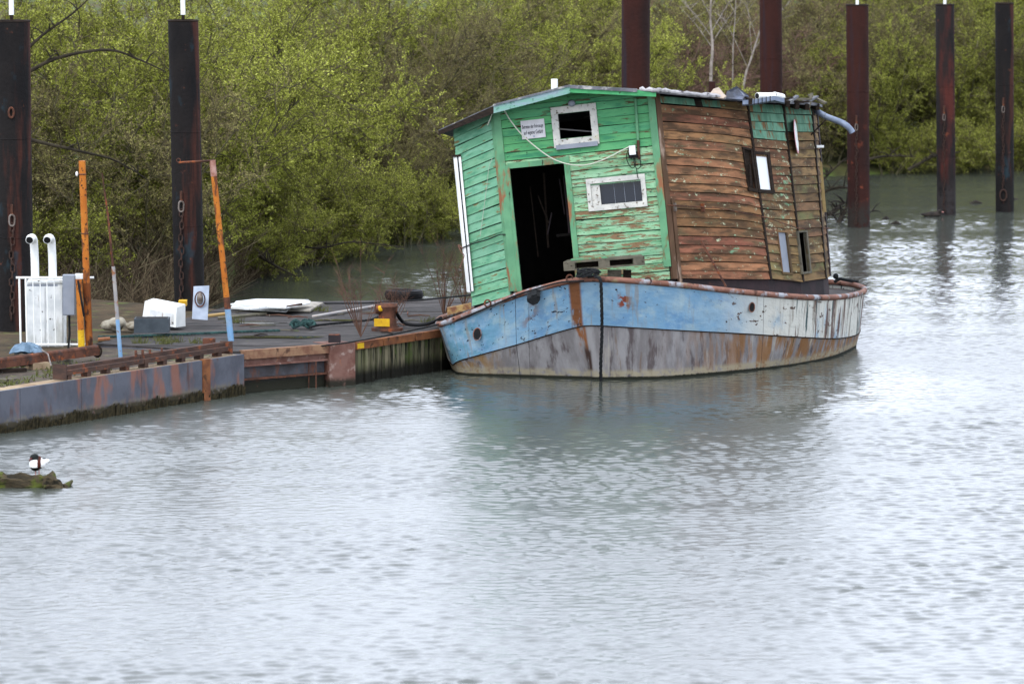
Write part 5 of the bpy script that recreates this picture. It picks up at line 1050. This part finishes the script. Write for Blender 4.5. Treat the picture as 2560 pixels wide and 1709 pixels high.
# ------------------------------------------------------------------ VEGETATION
def seg_mesh(p0, p1, r0, r1, ns=3):
    d = p1-p0; L_ = np.linalg.norm(d, axis=1, keepdims=True); d = d/np.maximum(L_, 1e-6)
    ref = np.where(np.abs(d[:, 2:3]) < .9, np.array([[0, 0, 1.]]), np.array([[1., 0, 0]])); a = np.cross(d, ref); a /= np.linalg.norm(a, axis=1, keepdims=True); b = np.cross(d, a)
    vs = []
    for c, r in ((p0, r0), (p1, r1)):
        for j in range(ns):
            t = 2*math.pi*j/ns; vs.append(c+(a*math.cos(t)+b*math.sin(t))*r[:, None])
    v = np.stack(vs, 1).reshape(-1, 3); base = np.arange(len(p0))[:, None]*2*ns
    f = np.stack([np.concatenate([base+j, base+(j+1) % ns, base+ns+(j+1) % ns, base+ns+j], 1) for j in range(ns)], 1).reshape(-1, 4)
    return v, f
def leaf_mesh(c, d, L, Wd, rs):
    r = rs.normal(size=c.shape); s = np.cross(d, r); s /= np.maximum(np.linalg.norm(s, axis=1, keepdims=True), 1e-6)
    v = np.stack([c, c+d*(L*.5)[:, None]+s*(Wd*.5)[:, None], c+d*L[:, None], c+d*(L*.5)[:, None]-s*(Wd*.5)[:, None]], 1).reshape(-1, 3)
    return v, np.arange(len(c)*4).reshape(-1, 4)
def quads_obj(name, parts, mats, smooth=False):
    V_, F_, M_ = [], [], []; o = 0
    for i, (v, f) in enumerate(parts): V_.append(v); F_.append(f+o); M_.append(np.full(len(f), i)); o += len(v)
    v = np.concatenate(V_); f = np.concatenate(F_); m = np.concatenate(M_)
    me = bpy.data.meshes.new(name); me.vertices.add(len(v)); me.vertices.foreach_set('co', v.astype(np.float32).ravel())
    me.loops.add(f.size); me.loops.foreach_set('vertex_index', f.astype(np.int32).ravel()); me.polygons.add(len(f)); me.polygons.foreach_set('loop_start', np.arange(len(f), dtype=np.int32)*4)
    me.polygons.foreach_set('material_index', m.astype(np.int32)); me.update(calc_edges=True)
    for q in mats: me.materials.append(q)
    return me
def leaf_mat(name, cols, trans=.35):
    m = bpy.data.materials.new(name); m.use_nodes = True; t = m.node_tree; t.nodes.clear(); L = t.links.new
    g = t.nodes.new('ShaderNodeNewGeometry'); r = t.nodes.new('ShaderNodeValToRGB'); L(g.outputs['Random Per Island'], r.inputs[0])
    el = r.color_ramp.elements; el[0].position, el[0].color = cols[0]; el[1].position, el[1].color = cols[-1]
    for p, c in cols[1:-1]: e = el.new(p); e.color = c
    oi = t.nodes.new('ShaderNodeObjectInfo'); h = t.nodes.new('ShaderNodeHueSaturation'); mr = t.nodes.new('ShaderNodeMapRange'); mr.inputs['To Min'].default_value = .75; mr.inputs['To Max'].default_value = 1.2
    L(oi.outputs['Random'], mr.inputs['Value']); L(mr.outputs[0], h.inputs['Value']); L(r.outputs[0], h.inputs['Color'])
    d = t.nodes.new('ShaderNodeBsdfDiffuse'); tr = t.nodes.new('ShaderNodeBsdfTranslucent'); mx = t.nodes.new('ShaderNodeMixShader'); mx.inputs[0].default_value = trans; o = t.nodes.new('ShaderNodeOutputMaterial')
    L(h.outputs[0], d.inputs[0]); L(h.outputs[0], tr.inputs[0]); L(d.outputs[0], mx.inputs[1]); L(tr.outputs[0], mx.inputs[2]); L(mx.outputs[0], o.inputs[0]); return m
m_leaf = leaf_mat('willow_leaf', [(0, S(92, 92, 50)), (.35, S(140, 146, 66)), (.7, S(172, 180, 76)), (1, S(210, 212, 116))])
m_leaf2 = leaf_mat('bud_leaf', [(0, S(116, 104, 78)), (.5, S(146, 138, 90)), (1, S(176, 172, 106))])
m_twig = mat('willow_twig', S(122, 110, 86), S(88, 80, 62), 3, rough=.95)
m_twigr = mat('red_brown_twig', S(136, 108, 94), S(112, 90, 78), 3, rough=.95)
m_bark = mat('grey_bark', S(104, 98, 72), S(80, 78, 56), 6, layers=[dict(c=S(92, 98, 52), sc=3, lo=.56, hi=.7)], rough=.95)
def shrub_proto(seed, hgt, spread, nst, nbr, ntw, nlf, leafL=.076, lean=(0, 0)):
    rs = np.random.RandomState(seed); st0, st1, sr0, sr1 = [], [], [], []; tw0, tw1, tr0, tr1 = [], [], [], []
    for s in range(nst):
        az = rs.uniform(0, 2*math.pi); el = rs.uniform(.15, 1.0); out = np.array([math.cos(az)*math.sin(el), math.sin(az)*math.sin(el), math.cos(el)])
        L_ = hgt*rs.uniform(.75, 1.15); p = np.array([rs.normal(0, .25), rs.normal(0, .25), -.2]); d = out.copy(); pts = [p.copy()]; m = 8
        for i in range(m):
            d = d+np.array([math.cos(az)*.05*spread+lean[0]*.04, math.sin(az)*.05*spread+lean[1]*.04, .10-.035*i*spread])+rs.normal(0, .07, 3); d /= np.linalg.norm(d)
            p = p+d*L_/m; pts.append(p.copy())
        r0 = rs.uniform(.03, .055)
        for i in range(m): st0.append(pts[i]); st1.append(pts[i+1]); sr0.append(r0*(1-i/m*.85)); sr1.append(r0*(1-(i+1)/m*.85))
        for b in range(nbr):
            t = rs.uniform(.15, 1)*m; i = min(m-1, int(t)); q = pts[i]+(pts[i+1]-pts[i])*(t-i); bd = (pts[i+1]-pts[i]); bd /= np.linalg.norm(bd); bd = bd*.6+rs.normal(0, .62, 3)+np.array([0, 0, .12]); bd /= np.linalg.norm(bd)
            BL = rs.uniform(.6, 1.7)*hgt/6; q0 = q; bp = [q]
            for k in range(3): bd = bd+rs.normal(0, .16, 3)+np.array([0, 0, .05]); bd /= np.linalg.norm(bd); q = q+bd*BL/3; bp.append(q)
            for k in range(3): st0.append(bp[k]); st1.append(bp[k+1]); sr0.append(.018*(1-k*.25)); sr1.append(.018*(1-(k+1)*.25))
            for w_ in range(ntw):
                t2 = rs.uniform(.1, 3); k = min(2, int(t2)); q2 = bp[k]+(bp[k+1]-bp[k])*(t2-k); td = bd*.55+rs.normal(0, .55, 3)+np.array([0, 0, .22]); td /= np.linalg.norm(td); TL = rs.uniform(.25, .75)
                tw0.append(q2); tw1.append(q2+td*TL); tr0.append(.008); tr1.append(.004)
    st0, st1, tw0, tw1 = map(np.array, (st0, st1, tw0, tw1))
    ti = rs.randint(0, len(tw0), nlf); keep = np.random.RandomState(seed+1).uniform(.15, 1, len(tw0))**1.5; ti = ti[rs.uniform(0, 1, nlf) < keep[ti]]
    tt = rs.uniform(.15, 1.05, len(ti))[:, None]; c = tw0[ti]+(tw1[ti]-tw0[ti])*tt+rs.normal(0, .025, (len(ti), 3)); d = (tw1-tw0)[ti]; d = d/np.linalg.norm(d, axis=1, keepdims=True)*.7+rs.normal(0, .6, (len(ti), 3)); d /= np.linalg.norm(d, axis=1, keepdims=True)
    L_ = rs.uniform(.6, 1.3, len(ti))*leafL
    return dict(stem=seg_mesh(st0, st1, np.array(sr0), np.array(sr1), 4), twig=seg_mesh(tw0, tw1, np.array(tr0), np.array(tr1), 3), leaf=leaf_mesh(c, d, L_, L_*.42, rs))
protos = []
for i, (h_, sp, ns_, nl, kind) in enumerate(((6.2, .8, 12, 135000, 0), (5.6, 1.1, 13, 125000, 0), (6.6, .6, 12, 135000, 0), (5.2, 1.2, 14, 84000, 1), (6.0, .9, 14, 64000, 1), (4.2, 1.5, 11, 95000, 0))):
    d = shrub_proto(40+i, h_, sp, ns_, 14, 15, nl); lm_, tm_ = ((m_leaf, m_twig), (m_leaf2, m_twig))[kind]
    protos.append((quads_obj('trunk', [d['stem']], [m_bark]), quads_obj('crown', [d['twig'], d['leaf']], [tm_, lm_]), kind))
d = shrub_proto(60, 5.2, .5, 12, 14, 14, 600); protos.append((quads_obj('trunk', [d['stem']], [m_twigr]), quads_obj('crown', [d['twig'], d['leaf']], [m_twigr, m_leaf2]), 2))
LAB = ['dense willow bush in fresh yellow green leaf on the far bank', 'thin leaved olive brown willow bush on the far bank', 'leafless reddish brown thicket behind the birches']
GRP = ['leafy willow bushes on the bank', 'sparse willow bushes on the bank', 'bare red brown thickets']
KIND = ['dense yellow green willow bush', 'thin leaved olive willow bush', 'leafless reddish brown thicket']
def zone(x, y, row):
    px = proj(Vector((x, y, 2)))[0]; w_ = ('behind the white cabinet' if px < 420 else 'behind the crossbar post' if px < 560 else 'behind the landing deck' if px < 1120 else 'behind the green cabin' if px < 1560 else 'behind the birches' if px < 2000 else 'around the rust red pile' if px < 2260 else 'behind the slim far piles')
    return ('low at the waterline ', 'on the bank edge ', 'set back ', 'further back ', 'at the very back ')[row+1]+w_
def shrub(k, x, y, s, rz, zoff=0, row=-1):
    tm, cm, kind = protos[k]; o = thing('willow_bush' if kind < 2 else 'bare_thicket', KIND[kind]+' '+zone(x, y, row), 'bush', (x, y, max(.02, ground_z(x, y))+zoff), GRP[kind]); o.rotation_euler = (0, 0, rz); o.scale = (s, s, s*random.uniform(.92, 1.05))
    for nm, me in (('trunk', tm), ('crown', cm)):
        c = bpy.data.objects.new(nm, me); COL.objects.link(c); c.parent = o
rv = random.Random(21)
def shore_y(x): return float(np.interp(x, sx, sy))
for row, (off, step, s0) in enumerate(((.9, 1.45, .62), (3.2, 1.7, .72), (6.5, 2.0, .76), (11, 2.6, .78))):
    x = -16.5
    while x < 19:
        X_ = x+rv.uniform(-.5, .5); Y_ = shore_y(X_)+off+rv.uniform(-.6, .9); px = proj(Vector((X_, Y_, 2)))[0]; k = rv.choice([0, 1, 2, 3, 5] if row == 0 else [0, 1, 2, 3, 4])
        if 1640 < px < 1990: k = 6 if row < 2 or rv.random() < .6 else 4
        elif px < 560 and row == 0: Y_ += 1.4; k = rv.choice([3, 4, 3, 5])
        elif 1990 <= px < 2120 and rv.random() < .5: k = 4
        shrub(k, X_, Y_, s0*rv.uniform(.85, 1.12), rv.uniform(0, 6.28), 0, row); x += step*rv.uniform(.8, 1.2)
# overhanging low bushes at the water's edge
for px, py in ((640, 700), (760, 672), (900, 650), (1010, 620), (1090, 600), (2240, 440), (2420, 432), (2540, 428)):
    p = W(px, py); shrub(5, p.x, p.y+1.0, rv.uniform(.45, .58), rv.uniform(0, 6.28))
# big leaning limbs on the left and fallen branches at the water
m_limb = mat('dark_limb', S(64, 58, 46), S(46, 42, 34), 5, rough=.95)
for i, (pts, r_, lab) in enumerate((
        ([(70, 180, 112), (150, 143, 112), (270, 125, 112), (350, 150, 112), (415, 180, 112)], .04, 'arching dark willow limb above the thin pole'),
        ([(60, 345, 111), (120, 360, 111), (200, 378, 111), (290, 402, 111.5), (370, 450, 112)], .04, 'drooping dark limb beside the tall orange post'),
        ([(60, 130, 113), (110, 85, 113), (180, 35, 113), (240, -20, 113)], .035, 'steep dark limb behind the leftmost pile'),
        ([(560, 625, 124), (700, 610, 124), (800, 620, 124), (880, 605, 124), (1010, 618, 124)], .035, 'low bare branch trailing over the water by the bank'),
        ([(650, 640, 120), (690, 665, 119), (740, 690, 118.4)], .04, 'dark branch dipping into the water left of the tyre'))):
    p3 = [P(*q) for q in pts]; branchy('fallen_branch', p3[0], p3, r_, m_limb, lab, 'branch', None, 8, 50+i)
for i, (x0, y0, x1, y1, D) in enumerate(((2120, 415, 2290, 392, 152), (2270, 425, 2400, 380, 154), (2010, 520, 2110, 400, 146), (2030, 500, 2125, 470, 145))):
    a, b_ = P(x0, y0, D), P(x1, y1, D); branchy('fallen_branch', a, [a, lerp(a, b_, .5)+z*.12, b_], .05, m_limb, 'dark fallen branch at the waterline below the far bushes', 'branch', 'fallen branches under the far bushes', 9, 70+i)
# bare white birches
m_birch = mat('birch_bark', S(172, 162, 152), S(130, 120, 110), 6, layers=[dict(c=S(70, 62, 58), st=(1, 1, 3), sc=6, lo=.62, hi=.68)], rough=.8)
def birch(pts, r_, subs, label, seed):
    rr = random.Random(seed); p3 = catmull([P(*q) for q in pts], 6); k = len(p3); o = thing('birch', label, 'tree', p3[0]); mb = MB(); mb.tube(p3, [lerp(r_, r_*.35, i/(k-1)) for i in range(k)], 8); mb.build('trunk', m_birch, o, smooth=True)
    for (t, dx_, dz, L_) in subs:
        a = p3[int(t*(k-1))]; e = a+Vector((dx_, rr.uniform(-.3, .3), dz)).normalized()*L_; mb = MB(); md = lerp(a, e, .5)+Vector((0, 0, .06)); mb.tube([a, md, e], [r_*.22, r_*.15, r_*.06], 6)
        for q in range(6):
            s_ = lerp(a, e, rr.uniform(.3, 1)); mb.tube([s_, s_+Vector((rr.uniform(-.5, .5), rr.uniform(-.3, .3), rr.uniform(.1, .6)))], [r_*.12, r_*.05], 4)
        mb.build('limb', m_birch, o, smooth=True)
birch([(1783, 470, 148), (1777, 205, 148), (1781, 120, 148), (1776, 40, 148), (1782, -60, 148)], .048, [(.5, -.8, 1.0, 1.3), (.55, .8, 1.1, 1.2), (.62, -.8, 1.0, 1.2), (.66, .7, 1.1, 1.3), (.75, -.6, 1, 1.0), (.8, .7, 1.3, 1.1)], 'upright bare white birch seen above the cabin roof', 1)
birch([(1830, 470, 149), (1858, 220, 149), (1880, 140, 149), (1905, 60, 149), (1935, -40, 149)], .033, [(.4, -.5, 1, 1.8), (.55, .6, .8, 1.6), (.65, -.4, 1.2, 1.5), (.5, -.1, 1.1, 1.6)], 'slender bare birch leaning beside the dim purple pile', 2)
birch([(1832, 470, 151), (1832, 150, 151), (1838, 40, 151), (1840, -20, 151)], .018, [(.4, -.7, 1, 1.4), (.6, .7, 1, 1.4)], 'thin pale sapling between the two birches', 3)
# dry reeds on the bank behind the quay
rs = np.random.RandomState(4); N = 5200
x = rs.uniform(-13, -4.2, N); 
def reeds(N, xr, dy, hr, m, name, label, cat):
    rs = np.random.RandomState(N); x = rs.uniform(*xr, N); y = np.array([shore_y(v) for v in x])+rs.uniform(*dy, N); zz_ = np.array([max(.0, ground_z(a, b)) for a, b in zip(x, y)])
    p0 = np.stack([x, y, zz_], 1); h_ = rs.uniform(*hr, N); d = np.stack([rs.normal(0, .6, N), rs.normal(0, .5, N), rs.uniform(.4, 1.2, N)], 1); p1 = p0+d*h_[:, None]; mid = (p0+p1)/2+rs.normal(0, .03, (N, 3))
    me = quads_obj(name, [seg_mesh(p0, mid, np.full(N, .008), np.full(N, .006), 3), seg_mesh(mid, p1+np.stack([rs.normal(0, .12, N), rs.normal(0, .1, N), np.zeros(N)], 1), np.full(N, .006), np.full(N, .003), 3)], [m, m])
    o = bpy.data.objects.new(name, me); COL.objects.link(o); o['kind'] = 'stuff'; tag(o, label, cat); return o
m_reed = leaf_mat('dry_reed', [(0, S(70, 62, 52)), (.4, S(100, 88, 72)), (.8, S(128, 112, 90)), (1, S(160, 150, 118))], .1)
reeds(9000, (-13, -4.0), (-.9, 2.6), (.2, .95), m_reed, 'dry_reeds', 'dry brown reeds and dead grass on the bank behind the quay', 'reeds')
reeds(2600, (-13, -4.6), (-1.6, -.2), (.15, .6), m_reed, 'dead_grass', 'short dead grass along the quay', 'grass')
# tufts on the deck
m_moss = mat('olive_tuft', S(110, 112, 66), S(84, 90, 46), 6, rough=1)
for (x_, y_) in ((350, 858), (405, 853), (410, 860), (437, 856), (492, 858), (590, 806), (802, 778), (1010, 740), (1040, 742), (1075, 806)):
    b_ = on(x_, y_); rs = np.random.RandomState(x_); N = 50; p0 = np.array(b_)+np.stack([rs.normal(0, .07, N), rs.normal(0, .06, N), np.zeros(N)], 1); p1 = p0+np.stack([rs.normal(0, .04, N), rs.normal(0, .04, N), rs.uniform(.03, .12, N)], 1)
    me = quads_obj('grass_tuft', [seg_mesh(p0-np.array(b_), p1-np.array(b_), np.full(N, .005), np.full(N, .002), 3)], [m_moss]); o = bpy.data.objects.new('grass_tuft', me); COL.objects.link(o); o.location = b_; tag(o, 'small olive grass tuft growing on the deck', 'grass', 'grass tufts on the deck')
# bare saplings on the landing deck
m_sap = mat('sapling_twig', S(112, 84, 70), S(90, 68, 58), 4, rough=.95)
for i, (x_, y_, h_, spn, nst_, lab) in enumerate(((902, 842, 1.45, .5, 15, 'tall bare twiggy sapling rooted at the pontoon edge before the bollard'), (985, 815, .75, .6, 18, 'low bare twigs growing around the bollard'), (1110, 792, 1.25, .5, 16, 'bare twiggy sapling between the pontoon and the sunken bow'), (1160, 770, 1.1, .4, 12, 'sparse bare twigs against the bluish green cabin side'))):
    b_ = on(x_, y_); rr = random.Random(80+i); o = thing('bare_sapling', lab, 'sapling', b_)
    for s in range(nst_):
        L_ = h_*rr.uniform(.5, 1) if s else h_*1.1; dv_ = Vector((rr.uniform(-spn, spn) if s else .0, rr.uniform(-.2, .2), 1)).normalized(); e = b_+dv_*L_; md = lerp(b_, e, .5)+Vector((rr.uniform(-.06, .06), 0, .03)); mb = MB(); mb.tube([b_, md, e], [.007, .005, .002], 4)
        for q in range(6):
            t_ = rr.uniform(.3, .95); a = lerp(md, e, t_); dd = Vector((rr.uniform(-.8, .8), rr.uniform(-.3, .3), rr.uniform(.3, 1))).normalized()*rr.uniform(.1, .35); mb.tube([a, a+dd], [.0035, .0015], 3)
        mb.build('stem', m_sap, o)

# moss and litter on the grey pontoon's deck
rs = np.random.RandomState(77); N = 2600
ta, td_ = rs.uniform(2.2, LEN, N), rs.uniform(.34, WID-.1, N); keep = (np.sin(ta*2.3)+np.sin(td_*5.1+ta)+rs.normal(0, .5, N)) > .3; ta, td_ = ta[keep], td_[keep]; N = len(ta)
bx0 = np.array(c1)[None, :]-np.array(u2)[None, :]*ta[:, None]+np.array(n2)[None, :]*td_[:, None]; bx0[:, 2] = ZT-.012
tip = bx0+np.stack([rs.normal(0, .05, N), rs.normal(0, .05, N), rs.uniform(.02, .10, N)], 1)
me = quads_obj('moss', [seg_mesh(bx0, tip, np.full(N, .012), np.full(N, .004), 3)], [m_moss]); o = bpy.data.objects.new('moss', me); COL.objects.link(o); o['kind'] = 'stuff'; tag(o, 'olive moss and weeds growing over the grey pontoon deck', 'moss')
for i, (x_, y_, l, a_, lab, m_) in enumerate(((25, 925, .5, .4, 'dark rotten plank end beside the tangled rope', m_wood_dark), (150, 903, .4, -.3, 'short grey timber offcut behind the double rail', m_palletw), (190, 925, .35, .9, 'rusty flat bar lying behind the double rail', m_rust), (20, 950, .3, .2, 'broken grey slat near the moss', m_palletw), (95, 915, .3, .6, 'pale square stone beside the tangled rope', m_sand), (262, 905, .5, .5, 'dark wet board below the thin pole', m_wood_dark))):
    p = W(x_, y_, ZT+.03); d = Vector((math.cos(a_), math.sin(a_), 0)); mb = MB(); mb.box(p, d*l*.5, Vector((-d.y, d.x, 0))*(.05 if i != 4 else .12), Vector((0, 0, .025 if i != 4 else .06))); tag(mb.build('offcut', m_, None, p), lab, 'offcut')

# loose sticks and chips littering the deck
rq = random.Random(9)
for i in range(22):
    p = on(rq.uniform(600, 1070), rq.uniform(772, 846), ZD+.014); l = rq.uniform(.05, .28); a_ = rq.uniform(0, 3.14); d = Vector((math.cos(a_), math.sin(a_), 0)); mb = MB()
    mb.tube([p-d*l, p+Vector((0, 0, .015)), p+d*l], [.010, .013, .006], 5); tag(mb.build('stick', rq.choice([m_palletw, m_wood_dark, m_sap, m_rust]), None, p), 'small loose stick littering the dark landing deck', 'stick', 'sticks littering the landing deck')
for i, (x_, y_, rx_, ry_) in enumerate(((690, 842, .7, .22), (850, 800, .5, .16), (640, 806, .5, .2))):
    p = on(x_, y_, ZD+.011); mb = MB(); mb.add([p]+[p+Vector((rx_*math.cos(k*.35)*(1+.25*math.sin(k*2.1+i)), ry_*math.sin(k*.35)*(1+.3*math.sin(k*1.3+i)), 0)) for k in range(18)], [(0, k+1, (k+1) % 18+1) for k in range(18)])
    o = mb.build('puddle', mat('puddle_water', S(60, 58, 56), rough=.06, spec=.5), None, p); tag(o, ('shallow puddle near the recessed pontoon edge', 'small puddle between rope and bollard', 'thin puddle below the white sheet')[i], 'puddle')
